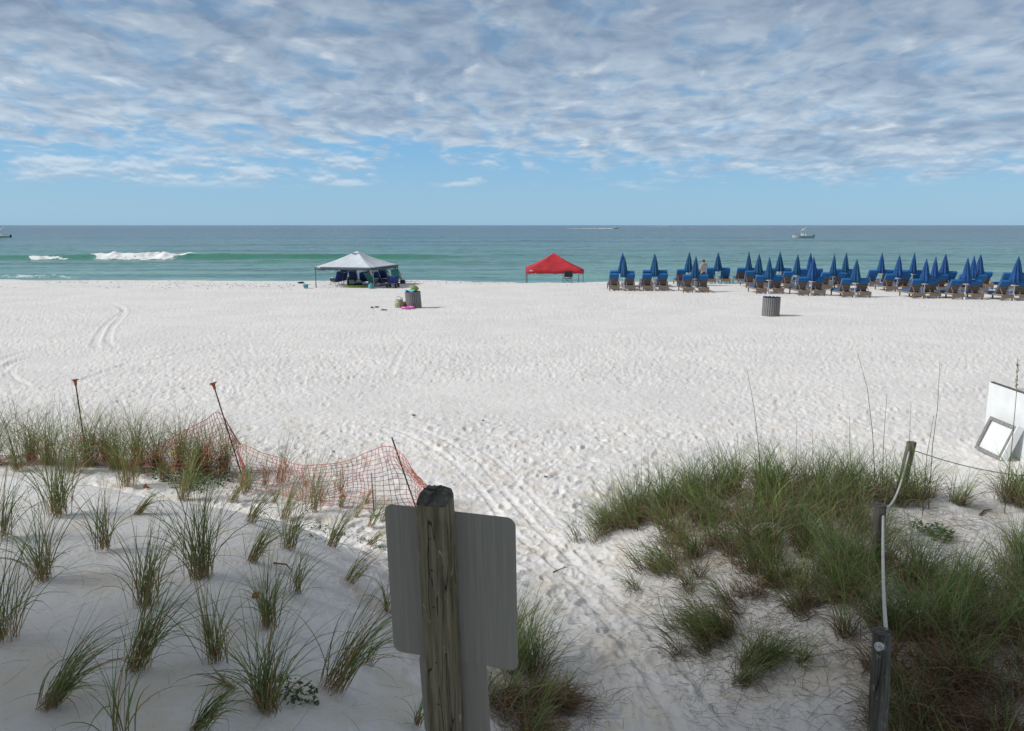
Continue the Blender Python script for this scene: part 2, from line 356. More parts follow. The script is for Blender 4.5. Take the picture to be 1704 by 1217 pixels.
# ------------------------------------------------------------------ mesh building helpers
class MB:
    def __init__(s): s.v = []; s.f = []
    def add(s, v, f):
        o = len(s.v); s.v += [tuple(p) for p in v]; s.f += [tuple(i+o for i in q) for q in f]; return s
    def box(s, c, d, R=None, bev=0.0):
        hx, hy, hz = d[0]/2, d[1]/2, d[2]/2
        if bev <= 0:
            V = [Vector((a*hx, b*hy, e*hz)) for e in (-1, 1) for b in (-1, 1) for a in (-1, 1)]
            Fc = [(0, 2, 3, 1), (4, 5, 7, 6), (0, 1, 5, 4), (2, 6, 7, 3), (0, 4, 6, 2), (1, 3, 7, 5)]
        else:
            V = []; b = bev
            for z, i in ((-hz, b), (-hz+b, 0), (hz-b, 0), (hz, b)):
                x, y = hx-i, hy-i; q = b*.7
                V += [Vector(p+(z,)) for p in ((-x+q, -y), (x-q, -y), (x, -y+q), (x, y-q), (x-q, y), (-x+q, y), (-x, y-q), (-x, -y+q))]
            Fc = [tuple(range(7, -1, -1)), tuple(range(24, 32))]
            for r in range(3):
                for k in range(8): Fc.append((r*8+k, r*8+(k+1) % 8, r*8+8+(k+1) % 8, r*8+8+k))
        if R is not None: V = [R @ p for p in V]
        c = Vector(c); return s.add([p+c for p in V], Fc)
    def tube(s, pts, r, n=8, cap=True):
        pts = [Vector(p) for p in pts]; rs = r if isinstance(r, (list, tuple)) else [r]*len(pts)
        V = []; Fc = []
        for i, p in enumerate(pts):
            d = (pts[min(i+1, len(pts)-1)]-pts[max(i-1, 0)]).normalized()
            a = Vector((0, 0, 1)) if abs(d.z) < .95 else Vector((1, 0, 0))
            u = d.cross(a).normalized(); q = d.cross(u)
            V += [p+(u*math.cos(k*2*math.pi/n)+q*math.sin(k*2*math.pi/n))*rs[i] for k in range(n)]
        for i in range(len(pts)-1):
            for k in range(n): Fc.append((i*n+k, i*n+(k+1) % n, i*n+n+(k+1) % n, i*n+n+k))
        if cap: Fc += [tuple(range(n-1, -1, -1)), tuple(range((len(pts)-1)*n, len(pts)*n))]
        return s.add(V, Fc)
    def lathe(s, prof, n=24, c=(0, 0, 0), rf=None):
        V = []; Fc = []
        for r, z in prof:
            for k in range(n):
                a = k*2*math.pi/n; q = r*(rf(a, z) if rf else 1)
                V.append(Vector((c[0]+q*math.cos(a), c[1]+q*math.sin(a), c[2]+z)))
        for i in range(len(prof)-1):
            for k in range(n): Fc.append((i*n+k, i*n+(k+1) % n, i*n+n+(k+1) % n, i*n+n+k))
        Fc += [tuple(range(n-1, -1, -1)), tuple(range((len(prof)-1)*n, len(prof)*n))]
        return s.add(V, Fc)
    def ball(s, c, r, n=10, sc=(1, 1, 1), jit=0):
        V = []; Fc = []
        for i in range(n+1):
            th = math.pi*i/n
            for k in range(n*2):
                a = math.pi*k/n; q = r*(1+jit*(random.random()-.5)) if 0 < i < n else r
                V.append(Vector((c[0]+q*sc[0]*math.sin(th)*math.cos(a), c[1]+q*sc[1]*math.sin(th)*math.sin(a), c[2]+q*sc[2]*math.cos(th))))
        for i in range(n):
            for k in range(n*2): Fc.append((i*n*2+k, (i+1)*n*2+k, (i+1)*n*2+(k+1) % (n*2), i*n*2+(k+1) % (n*2)))
        return s.add(V, Fc)
    def sheet(s, rows, th=.004):
        """grid of points with a little thickness"""
        nr, nc = len(rows), len(rows[0]); V = [Vector(p) for r in rows for p in r]
        V2 = [p-Vector((0, 0, th)) for p in V]; N = nr*nc; Fc = []
        for i in range(nr-1):
            for j in range(nc-1):
                a, b, c, d = i*nc+j, i*nc+j+1, (i+1)*nc+j+1, (i+1)*nc+j
                Fc += [(a, b, c, d), (d+N, c+N, b+N, a+N)]
        for i in range(nr-1):
            Fc += [(i*nc, (i+1)*nc, (i+1)*nc+N, i*nc+N), (i*nc+nc-1, i*nc+nc-1+N, (i+1)*nc+nc-1+N, (i+1)*nc+nc-1)]
        for j in range(nc-1):
            Fc += [(j, j+N, j+1+N, j+1), ((nr-1)*nc+j, (nr-1)*nc+j+1, (nr-1)*nc+j+1+N, (nr-1)*nc+j+N)]
        return s.add(V+V2, Fc)
    def build(s, name, m, parent=None, smooth=False):
        me = bpy.data.meshes.new(name); me.from_pydata(s.v, [], s.f); me.update()
        if smooth: me.polygons.foreach_set('use_smooth', [True]*len(me.polygons))
        me.materials.append(m); o = bpy.data.objects.new(name, me); COL.objects.link(o)
        if parent: o.parent = parent
        return o
def tag(o, label=None, cat=None, group=None, kind=None):
    if label: o['label'] = label
    if cat: o['category'] = cat
    if group: o['group'] = group
    if kind: o['kind'] = kind
    return o
def thing(name, loc, rz=0, label=None, cat=None, group=None):
    o = bpy.data.objects.new(name, None); COL.objects.link(o); o.empty_display_size = .1
    o.location = loc; o.rotation_euler = (0, 0, rz); return tag(o, label, cat, group)
def copy_tree(o, parent=None):
    c = o.copy(); COL.objects.link(c); c.parent = parent
    for ch in list(o.children): copy_tree(ch, c)
    return c
def Rot(x=0, y=0, z=0): return Matrix.Rotation(rad(z), 3, 'Z') @ Matrix.Rotation(rad(y), 3, 'Y') @ Matrix.Rotation(rad(x), 3, 'X')
def blade_obj(name, base, az, L, tilt, curl, width, col, colb, parent=None, seg=7, jit=0.0, floor=True):
    """many grass blades as one mesh; colour runs from colb at the foot to col"""
    N = len(L); t = np.linspace(0, 1, seg+1)[None, :]
    th = tilt[:, None]+curl[:, None]*t**1.4
    ds = (L/seg)[:, None]; hs = np.sin(th)*ds; vs = np.cos(th)*ds
    ho = np.concatenate([np.zeros((N, 1)), np.cumsum(hs[:, :-1], 1)], 1); ve = np.concatenate([np.zeros((N, 1)), np.cumsum(vs[:, :-1], 1)], 1)
    azt = az[:, None]+(rng.normal(0, .25, (N, 1))*t if jit == 0 else rng.normal(0, jit, (N, 1))*t)
    px = base[:, 0:1]+np.cos(azt)*ho; py = base[:, 1:2]+np.sin(azt)*ho; pz = base[:, 2:3]+ve
    if floor: pz = np.maximum(pz, ground(px, py, False)-.0+.01+.03*rng.random((N, 1))*t)
    ph = rng.uniform(0, math.pi, (N, 1)); wv = (width[:, None]*.5)*(1-t**2.2*.96)*np.minimum(1, .55+t*2)
    sx = (-np.sin(azt)*np.cos(ph)+np.cos(azt)*np.sin(ph)*np.cos(th)); sy_ = (np.cos(azt)*np.cos(ph)+np.sin(azt)*np.sin(ph)*np.cos(th)); sz = -np.sin(th)*np.sin(ph)
    A = np.stack([px+sx*wv, py+sy_*wv, pz+sz*wv], -1); B = np.stack([px-sx*wv, py-sy_*wv, pz-sz*wv], -1)
    V = np.stack([A, B], 2).reshape(-1, 3).astype(np.float32)      # N,(seg+1),2
    o = (np.arange(N)*(seg+1)*2)[:, None]+(np.arange(seg)*2)[None, :]
    q = np.stack([o, o+1, o+3, o+2], -1).reshape(-1, 4)
    me = bpy.data.meshes.new(name); me.vertices.add(len(V)); me.vertices.foreach_set('co', V.ravel())
    me.loops.add(q.size); me.loops.foreach_set('vertex_index', q.ravel().astype(np.int32))
    me.polygons.add(len(q)); me.polygons.foreach_set('loop_start', np.arange(0, q.size, 4, dtype=np.int32))
    try: me.polygons.foreach_set('loop_total', np.full(len(q), 4, np.int32))
    except Exception: pass
    me.update(calc_edges=True)
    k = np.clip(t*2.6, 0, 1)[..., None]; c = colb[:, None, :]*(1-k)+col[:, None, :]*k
    c = np.repeat(c[:, :, None, :], 2, 2).reshape(-1, 3); c = np.concatenate([c, np.ones((len(c), 1))], 1)
    a = me.color_attributes.new('tint', 'FLOAT_COLOR', 'POINT'); a.data.foreach_set('color', c.ravel().astype(np.float32))
    me.materials.append(M['grass']); ob = bpy.data.objects.new(name, me); COL.objects.link(ob)
    if parent: ob.parent = parent
    return ob

M = {}
def grass_mat():
    m = bpy.data.materials.new('grass_blade'); m.use_nodes = True; t = NT(m.node_tree); b = t.n['Principled BSDF']
    a = t.new('ShaderNodeAttribute', attribute_name='tint').outputs['Color']; t.l.new(a, b.inputs['Base Color'])
    b.inputs['Roughness'].default_value = .5; b.inputs['Specular IOR Level'].default_value = .35
    tr = t.new('ShaderNodeBsdfTranslucent'); t.l.new(a, tr.inputs[0]); mx = t.new('ShaderNodeMixShader'); mx.inputs[0].default_value = .25
    t.l.new(b.outputs[0], mx.inputs[1]); t.l.new(tr.outputs[0], mx.inputs[2]); t.l.new(mx.outputs[0], t.n['Material Output'].inputs[0])
    return m
def wood_mat(name, c1, c2, crack=True, sc=1.0):
    m = bpy.data.materials.new(name); m.use_nodes = True; t = NT(m.node_tree); b = t.n['Principled BSDF']
    o = t.new('ShaderNodeTexCoord').outputs['Object']
    g = t.noise(t.vmul(o, (40*sc, 40*sc, 2.2*sc)), 1.0, 6, .65, .3); p = t.noise(t.vmul(o, (6, 6, 1.8)), 1.2, 4, .6)
    c = t.mix(t.mapr(g, .3, .7), c2, c1); c = t.mix(t.math('MULTIPLY', t.mapr(p, .5, .7), .5), c, tuple(q*.5 for q in c2))
    h = g
    if crack:
        cr = t.noise(t.vmul(o, (26, 26, 1.1)), 1.0, 2, .4, .6); ck = t.mapr(t.math('ABSOLUTE', t.math('SUBTRACT', cr, .5)), 0, .012, 1, 0)
        c = t.mix(t.math('MULTIPLY', ck, .85), c, (.02, .016, .012)); h = t.math('SUBTRACT', g, t.math('MULTIPLY', ck, 2.0))
        pt = t.noise(t.vmul(o, (7, 7, 3.2)), 2.1, 5, .7); c = t.mix(t.math('MULTIPLY', t.mapr(pt, .60, .66), .55), c, tuple(min(1, q*2.0+.03) for q in c1))
    t.l.new(c, b.inputs['Base Color']); b.inputs['Roughness'].default_value = .85; b.inputs['Specular IOR Level'].default_value = .2
    bu = t.new('ShaderNodeBump'); bu.inputs['Strength'].default_value = .9; bu.inputs['Distance'].default_value = .004
    t.l.new(h, bu.inputs['Height']); t.l.new(bu.outputs[0], b.inputs['Normal']); return m
M['grass'] = grass_mat()
M['post'] = wood_mat('weathered_post', (.31, .26, .165), (.13, .11, .07))
M['endgrain'] = mat('weathered_end_grain', (.19, .175, .15), .9, scale=26, bump=.02, bscale=45, col2=(.045, .042, .038))
M['round_post'] = wood_mat('grey_round_post', (.18, .17, .145), (.08, .077, .063))
M['lounger_wood'] = mat('lounger_wood', (.25, .19, .145), .8, .2, 9, stretch=(6, 1, 6))
M['slat'] = mat('barrel_slat', (.25, .245, .24), .85, .2, 6, bump=.004, stretch=(8, 8, 1))
M['blue'] = mat('azure_cushion', (.006, .12, .35), .8, .08, 5, bump=.01, bscale=9)
M['umb'] = mat('umbrella_cloth', (.003, .075, .19), .8, .14, 4, bump=.012, bscale=14)
M['umb2'] = mat('faded_umbrella_cloth', (.006, .075, .25), .8, .2, 4, bump=.012, bscale=14)
M['white'] = mat('white_plastic', (.72, .74, .75), .5, .04, 6)
M['whiteboard'] = mat('white_painted_board', (.74, .77, .79), .55, .035, 3, bump=.002)
M['alu'] = mat('bare_aluminium_sheet', (.37, .34, .285), .55, .06, 3, bump=.0008, metal=.1, stretch=(30, 1, .6))
M['steel'] = mat('grey_steel', (.18, .19, .20), .45, .05, 10, metal=.6)
M['rust'] = mat('rusty_rod', (.09, .05, .035), .9, .25, 30)
M['capm'] = mat('faded_orange_plastic', (.42, .12, .035), .7, .15, 25)
M['net'] = mat('orange_plastic_net', (.55, .13, .085), .7, .3, 5, col2=(.30, .065, .045))
M['rope'] = mat('white_rope', (.74, .73, .70), .9, .08, 40, bump=.01, bscale=90)
M['wire'] = mat('thin_grey_cord', (.22, .20, .18), .8, .1, 20)
M['red'] = mat('red_canopy_cloth', (.50, .022, .035), .75, .10, 1.6, bump=.03, bscale=2.5)
M['tentwhite'] = mat('white_canopy_cloth', (.62, .68, .74), .75, .04, 1.6, bump=.03, bscale=2.5)
M['valance'] = mat('grey_valance_cloth', (.085, .105, .13), .8, .08, 3)
M['navy'] = mat('navy_chair_cloth', (.012, .035, .17), .8, .12, 6, bump=.01)
M['dark'] = mat('charcoal_cloth', (.035, .037, .045), .8, .15, 8, bump=.01)
M['teal'] = mat('teal_cloth', (.02, .25, .22), .8, .1, 6)
M['aqua'] = mat('aqua_cloth', (.10, .45, .50), .7, .1, 8, bump=.02)
M['lime'] = mat('lime_foam', (.25, .34, .05), .7, .1, 5)
M['greyf'] = mat('grey_foam', (.30, .33, .38), .7, .1, 5)
M['pink'] = mat('pink_vinyl', (.62, .16, .46), .35, .08, 5)
M['brown'] = mat('brown_bag_cloth', (.11, .06, .035), .85, .2, 12, bump=.02)
M['yellow'] = mat('yellow_flower_bag_cloth', (.62, .62, .28), .8, .3, 14, col2=(.10, .22, .25))
M['black'] = mat('black_rubber', (.02, .02, .022), .7, .1, 8)
M['skin'] = mat('skin', (.46, .27, .19), .6, .05, 8)
M['shirt'] = mat('pale_patterned_shirt', (.55, .55, .56), .85, .1, 14, col2=(.22, .22, .27))
M['shorts'] = mat('dark_shorts_cloth', (.05, .06, .08), .85, .1, 8)
M['hair'] = mat('brown_hair', (.06, .035, .02), .7, .2, 30)
M['straw'] = mat('straw_hat', (.52, .42, .25), .85, .12, 30)
M['boat'] = mat('white_boat_hull', (.78, .80, .80), .3, .03, 3)
M['glass'] = mat('dark_glass', (.02, .03, .04), .1, .05, 3)
M['leaf'] = mat('green_leaf', (.06, .14, .035), .55, .3, 25)
M['petal'] = mat('yellow_petal', (.75, .50, .03), .6, .1, 20)
M['twig'] = mat('dry_twig', (.11, .075, .05), .9, .25, 30)
M['plume'] = mat('pale_seed_head', (.42, .38, .25), .8, .15, 30)
M['stalk'] = mat('green_brown_stalk', (.13, .13, .06), .7, .2, 20)
M['stone'] = mat('grey_shell', (.18, .19, .18), .7, .2, 30, bump=.01)
M['wall'] = mat('pale_render', (.5, .49, .46), .9, .06, 2)
M['rooff'] = mat('grey_roofing', (.16, .16, .17), .8, .1, 3)

# ------------------------------------------------------------------ unseen building added out of frame to cast shade over the near dune
bh = thing('added_shade_house', (-17.2, -13.1, 0), 0, 'unseen pale house added left of and behind the camera to shade the near dune', 'house')
MB().box((0, 0, 9.0), (8, 34, 17)).build('wall', M['wall'], bh)
MB().box((0, 0, 17.7), (9, 35, .4)).build('roof', M['rooff'], bh)
for k in range(4):
    for j in range(4):
        wn = MB().box((4.03, -12+k*8, 3+j*3.8), (.12, 2.6, 1.9)).build('window', M['white'], bh)
        MB().box((4.1, -12+k*8, 3+j*3.8), (.03, 2.3, 1.6)).build('pane', M['glass'], wn)

# ------------------------------------------------------------------ the sign seen from behind, on a square post
def sign_post():
    Mx = Matrix.Rotation(rad(-15.94), 4, 'Z') @ Matrix.Rotation(rad(.545), 4, 'Y') @ Matrix.Rotation(rad(5.62), 4, 'X')
    C = Vector((-.2722, 3.3607, 2.39)); t = thing('sign_post', (-.36, 3.5, gz(-.36, 3.5)), 0,
        'backs of two grey metal signs bolted to a square weathered timber post', 'sign')
    org = t.location
    def place(o):
        o.matrix_world = Matrix.Translation(C-org) @ Mx; return o
    hw_, x0 = .066, -.030
    # post: square section, chamfered and rough at the top
    m = MB(); V = []; Fc = []
    zs = list(np.linspace(-2.3, .462, 28)); q = .012
    sec = [(-hw_+q, -hw_), (hw_-q, -hw_), (hw_, -hw_+q), (hw_, hw_-q), (hw_-q, hw_), (-hw_+q, hw_), (-hw_, hw_-q), (-hw_, -hw_+q)]
    for z in zs:
        for k, (a, b) in enumerate(sec):
            j = .0010*math.sin(z*9+k*2.1)+.0008*math.sin(z*31+k); V.append((x0+a+j, -hw_-.004+b+j*.5, z))
    for i in range(len(zs)-1):
        for k in range(8): Fc.append((i*8+k, i*8+(k+1) % 8, i*8+8+(k+1) % 8, i*8+8+k))
    Fc.append(tuple(range(7, -1, -1))); m.add(V, Fc)
    post = place(m.build('post', M['post'], t))
    m = MB(); n = 14; V = []; Fc = []
    prof = [(1.0, .460), (1.015, .466), (.985, .474), (.90, .490), (.78, .503), (.55, .509), (.28, .505), (.08, .500)]
    for pi_, (r, z) in enumerate(prof):
        for k in range(32):
            a = k*2*math.pi/32; ca, sa = math.cos(a), math.sin(a); e = 1/max(abs(ca), abs(sa)); e = min(e, 1.27)
            jt = 1+.025*math.sin(k*3.1+pi_)+(.03*random.random() if pi_ > 1 else 0)
            V.append((x0+hw_*r*e*ca*jt, -hw_-.004+hw_*r*e*sa*jt, z+(.005*(random.random()-.5)*2 if pi_ > 1 else 0)))
    for i in range(len(prof)-1):
        for k in range(32): Fc.append((i*32+k, i*32+(k+1) % 32, i*32+32+(k+1) % 32, i*32+32+k))
    Fc.append(tuple(range((len(prof)-1)*32, len(prof)*32))); m.add(V, Fc)
    place(m.build('post_top', M['endgrain'], post))
    def panel(name, w_, h_, cx, cz, th=.004):
        m = MB(); r = .04; pts = []
        for (sx, sz, a0) in ((1, 1, 0), (-1, 1, 90), (-1, -1, 180), (1, -1, 270)):
            for k in range(7):
                a = rad(a0+k*15); pts.append((cx+sx*(w_/2-r)+r*math.cos(a), cz+sz*(h_/2-r)+r*math.sin(a)))
        N = len(pts); V = [(x, -th/2, z) for x, z in pts]+[(x, th/2, z) for x, z in pts]
        Fc = [tuple(range(N)), tuple(range(2*N-1, N-1, -1))]+[(k+N, (k+1) % N+N, (k+1) % N, k) for k in range(N)]
        m.add(V, Fc); return place(m.build(name, M['alu'], t))
    p1 = panel('sign_panel', .61, .76, 0, 0); p1['label'] = 'large upper grey sign seen from behind'
    p2 = panel('sign_panel', .335, .46, -.022, -.38-.235+.006); p2['label'] = 'small lower grey sign seen from behind'
    p2.matrix_world = p2.matrix_world @ Matrix.Translation((0, .008, .012)) @ Matrix.Rotation(rad(-1.2), 4, 'Y')
    for z in (.31, .16, -.02, -.30, -.52): place(MB().ball((x0-.004, -2*hw_-.006, z), .0045, 5, (1, .4, 1)).build('bolt', M['rust'], post))
sign_post()

# ------------------------------------------------------------------ rope fence on the right
posts = []
for (tx, ty, yy, r, lab, lean) in ((1517, 737, 9.45, .056, 'farthest grey rope post, leaning, at the edge of the dune grass', (-.10, .02)),
                             (1465, 842, 6.75, .052, 'middle grey rope post with the white rope threaded through a hole', (.0, 0)),
                             (1468, 1052, 4.25, .054, 'nearest grey rope post with a white knot on its side', (.055, -.01))):
    tp = at_y(tx, ty, yy); g0 = gz(tp.x+lean[0], tp.y)-.02
    t = thing('rope_post', (tp.x+lean[0], tp.y+lean[1], g0), 0, lab, 'post', 'posts of the rope fence'); hgt = tp.z-g0
    pts = []; rs = []
    for k in range(9):
        q = k/8; pts.append((-lean[0]*q, -lean[1]*q, -.3*(1-q)+hgt*q)); rs.append(r*(1.04-.06*q)*(1+.012*math.sin(k*2.3)))
    pts[-1] = (-lean[0], -lean[1], hgt)
    MB().tube(pts, rs, 18).build('post', M['round_post'], t, True)
    MB().lathe([(r*.995, -.004), (r*1.0, .004), (r*.9, .010), (r*.5, .006), (.004, .003)], 16, (-lean[0], -lean[1], hgt)).build('post_top', M['endgrain'], t)
    posts.append((t, tp, r))
MB().tube([(0, 0, 0), (0, .02, 0)], .016, 10).build('hole', M['black'], posts[1][0]).location = (0, -posts[1][2]-.006, posts[1][1].z-posts[1][0].location.z-.075)
MB().tube([(0, 0, 0), (0, .02, 0)], .014, 10).build('hole', M['black'], posts[0][0]).location = (-.02+.1, -posts[0][2]-.006, posts[0][1].z-posts[0][0].location.z-.11)
# knot on the nearest post
kp = at_y(1462, 1075, 4.25-.056); kt = posts[2][0]
m = MB(); 
for a0, rr, tz in ((0, .019, 0), (60, .017, .4), (120, .015, -.4)):
    pts = [(rr*math.cos(rad(q)), -.008-.006*math.sin(rad(q*2+a0)), rr*math.sin(rad(q)+tz)) for q in range(0, 361, 24)]
    m.tube([Rot(0, a0, 0) @ Vector(p) for p in pts], .0085, 7)
kn = m.build('knot', M['rope'], kt, True); kn.location = kp-kt.location
# the thick white rope
def sagline(a, b, sag, n=16):
    return [a.lerp(b, k/n)-Vector((0, 0, sag*4*(k/n)*(1-k/n))) for k in range(n+1)]
A = posts[0][1]+Vector((-.045, -.05, -.10)); B = posts[1][1]+Vector((.045, .02, -.02))
B2 = posts[1][1]+Vector((.004, -.06, -.075)); Cc = posts[2][1]+Vector((.028, .01, .0))
r0 = thing('white_rope', tuple(A), 0, 'white rope sagging from post to post along the right side of the path', 'rope')
m = MB()
def twisted(m, pts, r):
    m.tube(pts, r, 8)
    N = len(pts)*14; P = [Vector(p) for p in pts]
    for s_ in range(3):
        o = []
        for k in range(N):
            f = k/(N-1)*(len(P)-1); i = min(int(f), len(P)-2); p = P[i].lerp(P[i+1], f-i); d = (P[i+1]-P[i]).normalized()
            u = d.cross(Vector((0, 0, 1))).normalized(); v = d.cross(u); a = k*.55+s_*2.094
            o.append(p+(u*math.cos(a)+v*math.sin(a))*r*.55)
        m.tube(o, r*.62, 6)
twisted(m, [p-A for p in sagline(A, B, .20)], .0095)
twisted(m, [p-A for p in sagline(B2, Cc, .10)], .0105)
m.build('strand', M['rope'], r0, True)
# thin cord from the far post to the right
E1 = posts[0][1]+Vector((.05, -.02, -.10)); E2 = at_y(1790, 795, 9.9)
c0 = thing('thin_cord', tuple(E1), 0, 'thin grey cord running right from the leaning post', 'rope')
MB().tube([p-E1 for p in sagline(E1, E2, .10, 20)], .006, 6).build('strand', M['wire'], c0, True)

# ------------------------------------------------------------------ orange net fence round the planted dune
def safety_fence():
    stakes = []                                        # top pixel, distance, foot offset
    for (tx, ty, yy, ln, dx, dy, cap) in ((126, 640, 13.0, 1.35, .13, -.1, 1), (357, 646, 12.2, 1.55, .46, -.2, 1), (652, 728, 11.0, 1.12, .36, -.15, 0)):
        tp = at_y(tx, ty, yy); ft = Vector((tp.x+dx, tp.y+dy, 0)); ft.z = gz(ft.x, ft.y)-.05
        stakes.append((tp, ft, cap))
    root = thing('safety_fence', tuple(stakes[1][1]), 0, 'sagging orange plastic net on thin leaning stakes around the planted dune', 'fence')
    o = root.location
    for tp, ft, cap in stakes:
        s = MB().tube([ft-o, tp-o], .011, 8).build('stake', M['rust'], root)
        if cap:
            d = (tp-ft).normalized(); m = MB(); m.lathe([(.020, -.02), (.022, .03), (.030, .06), (.055, .075), (.060, .082), (.058, .088), (.02, .088)], 14)
            c = m.build('cap', M['capm'], s, True); c.matrix_basis = Matrix.Translation(tp-o) @ d.to_track_quat('Z', 'Y').to_matrix().to_4x4()
    for px, py, yy, ln in ((690, 1092, 6.6, .7),):
        b = at_z(px, py, .62); f_ = Vector((b.x, b.y, gz(b.x, b.y)-.1))
        MB().tube([f_-o, f_+Vector((-.03, 0, .62))-o], .010, 8).build('stake', M['rust'], root)
    A, B, Cs = stakes
    def mk(p, q, k): return Vector(p).lerp(Vector(q), k)
    # control sections: top point, bottom point
    secs = []
    g = lambda x, y: Vector((x, y, gz(x, y)+.02))
    L0 = at_y(-60, 760, 13.2); secs.append((L0, g(L0.x, L0.y-.1)))
    a1 = at_y(40, 755, 13.1); secs.append((a1, g(a1.x, a1.y-.15)))
    secs.append((mk(A[1], A[0], .40), g(A[1].x, A[1].y)))
    b1 = at_y(230, 748, 12.8); secs.append((b1, g(b1.x, b1.y-.2)))
    b2 = at_y(300, 720, 12.45); secs.append((b2, g(b2.x+.05, b2.y-.2)))
    b3 = at_y(342, 700, 12.3); secs.append((b3, g(b3.x+.15, b3.y-.2)))
    secs.append((mk(B[1], B[0], .76), g(B[1].x, B[1].y)))
    for px, py, yy, bo in ((392, 733, 12.05, .12), (414, 745, 11.95, .08), (440, 757, 11.8, .05), (490, 770, 11.5, 0), (540, 773, 11.25, 0), (580, 767, 11.15, 0), (620, 750, 11.05, 0)):
        t_ = at_y(px, py, yy); secs.append((t_, g(t_.x+bo, t_.y-.25)))
    secs.append((mk(Cs[1], Cs[0], .84), g(Cs[1].x, Cs[1].y)))
    for x, y, hh in ((-.98, 9.6, .45), (-.95, 8.4, .5), (-.82, 7.4, .5), (-.78, 6.6, .55), (-.62, 5.6, .45)):
        gg = g(x, y); secs.append((gg+Vector((0, 0, hh)), gg))
    # resample along
    def cr(L, t):
        i = min(int(t), len(L)-2); f = t-i; a = L[max(i-1, 0)]; b = L[i]; c = L[i+1]; d = L[min(i+2, len(L)-1)]
        return .5*((2*b)+(c-a)*f+(2*a-5*b+4*c-d)*f*f+(3*b-a-3*c+d)*f**3)
    T = [s[0] for s in secs]; Bt = [s[1] for s in secs]; ts = [0]
    t = 0
    while t < len(secs)-1.001:
        e = (cr(T, min(t+.01, len(secs)-1.001))-cr(T, t)).length+(cr(Bt, min(t+.01, len(secs)-1.001))-cr(Bt, t)).length
        t += .01*.082/max(e*.5, 1e-4); ts.append(min(t, len(secs)-1.001))
    R = 13; G = []
    for i, t in enumerate(ts):
        a = cr(T, t); b = cr(Bt, t); dn = (cr(T, min(t+.05, len(secs)-1.001))-cr(T, max(t-.05, 0))); dn.z = 0; nrm = Vector((dn.y, -dn.x, 0)).normalized()
        col = []
        for r in range(R+1):
            k = r/R; bul = .10*math.sin(k*3.14)*math.sin(t*2.4+1)+.035*math.sin(i*.23+r*.8)+.02*math.sin(i*.61-r*.5)
            p = a.lerp(b, k)+nrm*bul+Vector((0, 0, .018*math.sin(i*.35+r*.6)*(1 if 0 < r < R else .5)))
            col.append(p-o)
        G.append(col)
    m = MB()
    for r in range(R+1): m.tube([c[r] for c in G], .0042 if r else .006, 3, False)
    for c in G: m.tube(c, .0045, 3, False)
    m.build('net', M['net'], root)
safety_fence()

# small lath and loose caps
def lath():
    a = at_z(622, 833, .25); a = Vector((a.x, a.y, gz(a.x, a.y)-.02)); b = at_y(618, 787, a.y)
    t = thing('wooden_lath', tuple(a), 0, 'thin wooden lath with a pale top, standing in front of the orange net', 'stake')
    d = b-a; q = d.to_track_quat('Z', 'Y').to_matrix(); L = d.length
    m = MB().box((0, 0, L*.3), (.022, .012, L*.6)); o = m.build('stick', M['twig'], t); o.rotation_euler = q.to_euler()
    o = MB().box((0, 0, L*.8), (.026, .014, L*.4-.002)).build('wrap', M['plume'], t); o.rotation_euler = q.to_euler()
lath()
for px, py, lab, rx in ((247, 815, 'orange plastic stake cap lying on the left dune near the leafy ground cover', 70), (430, 1003, 'orange plastic stake cap lying against a beach grass clump mid dune', 95), (566, 834, 'orange plastic stake cap on the sand just below the net', 60)):
    p = gp(px, py); t = thing('stake_cap', (p.x, p.y, p.z+.03), random.uniform(0, 6), lab, 'plastic cap', 'stake caps lying on the sand')
    o = MB().lathe([(.020, -.02), (.022, .03), (.030, .06), (.055, .075), (.060, .082), (.05, .088), (.02, .086)], 14).build('cap', M['capm'], t, True); o.rotation_euler = (rad(rx), 0, 0); o.scale = (.72,)*3 if px != 430 else (.5,)*3

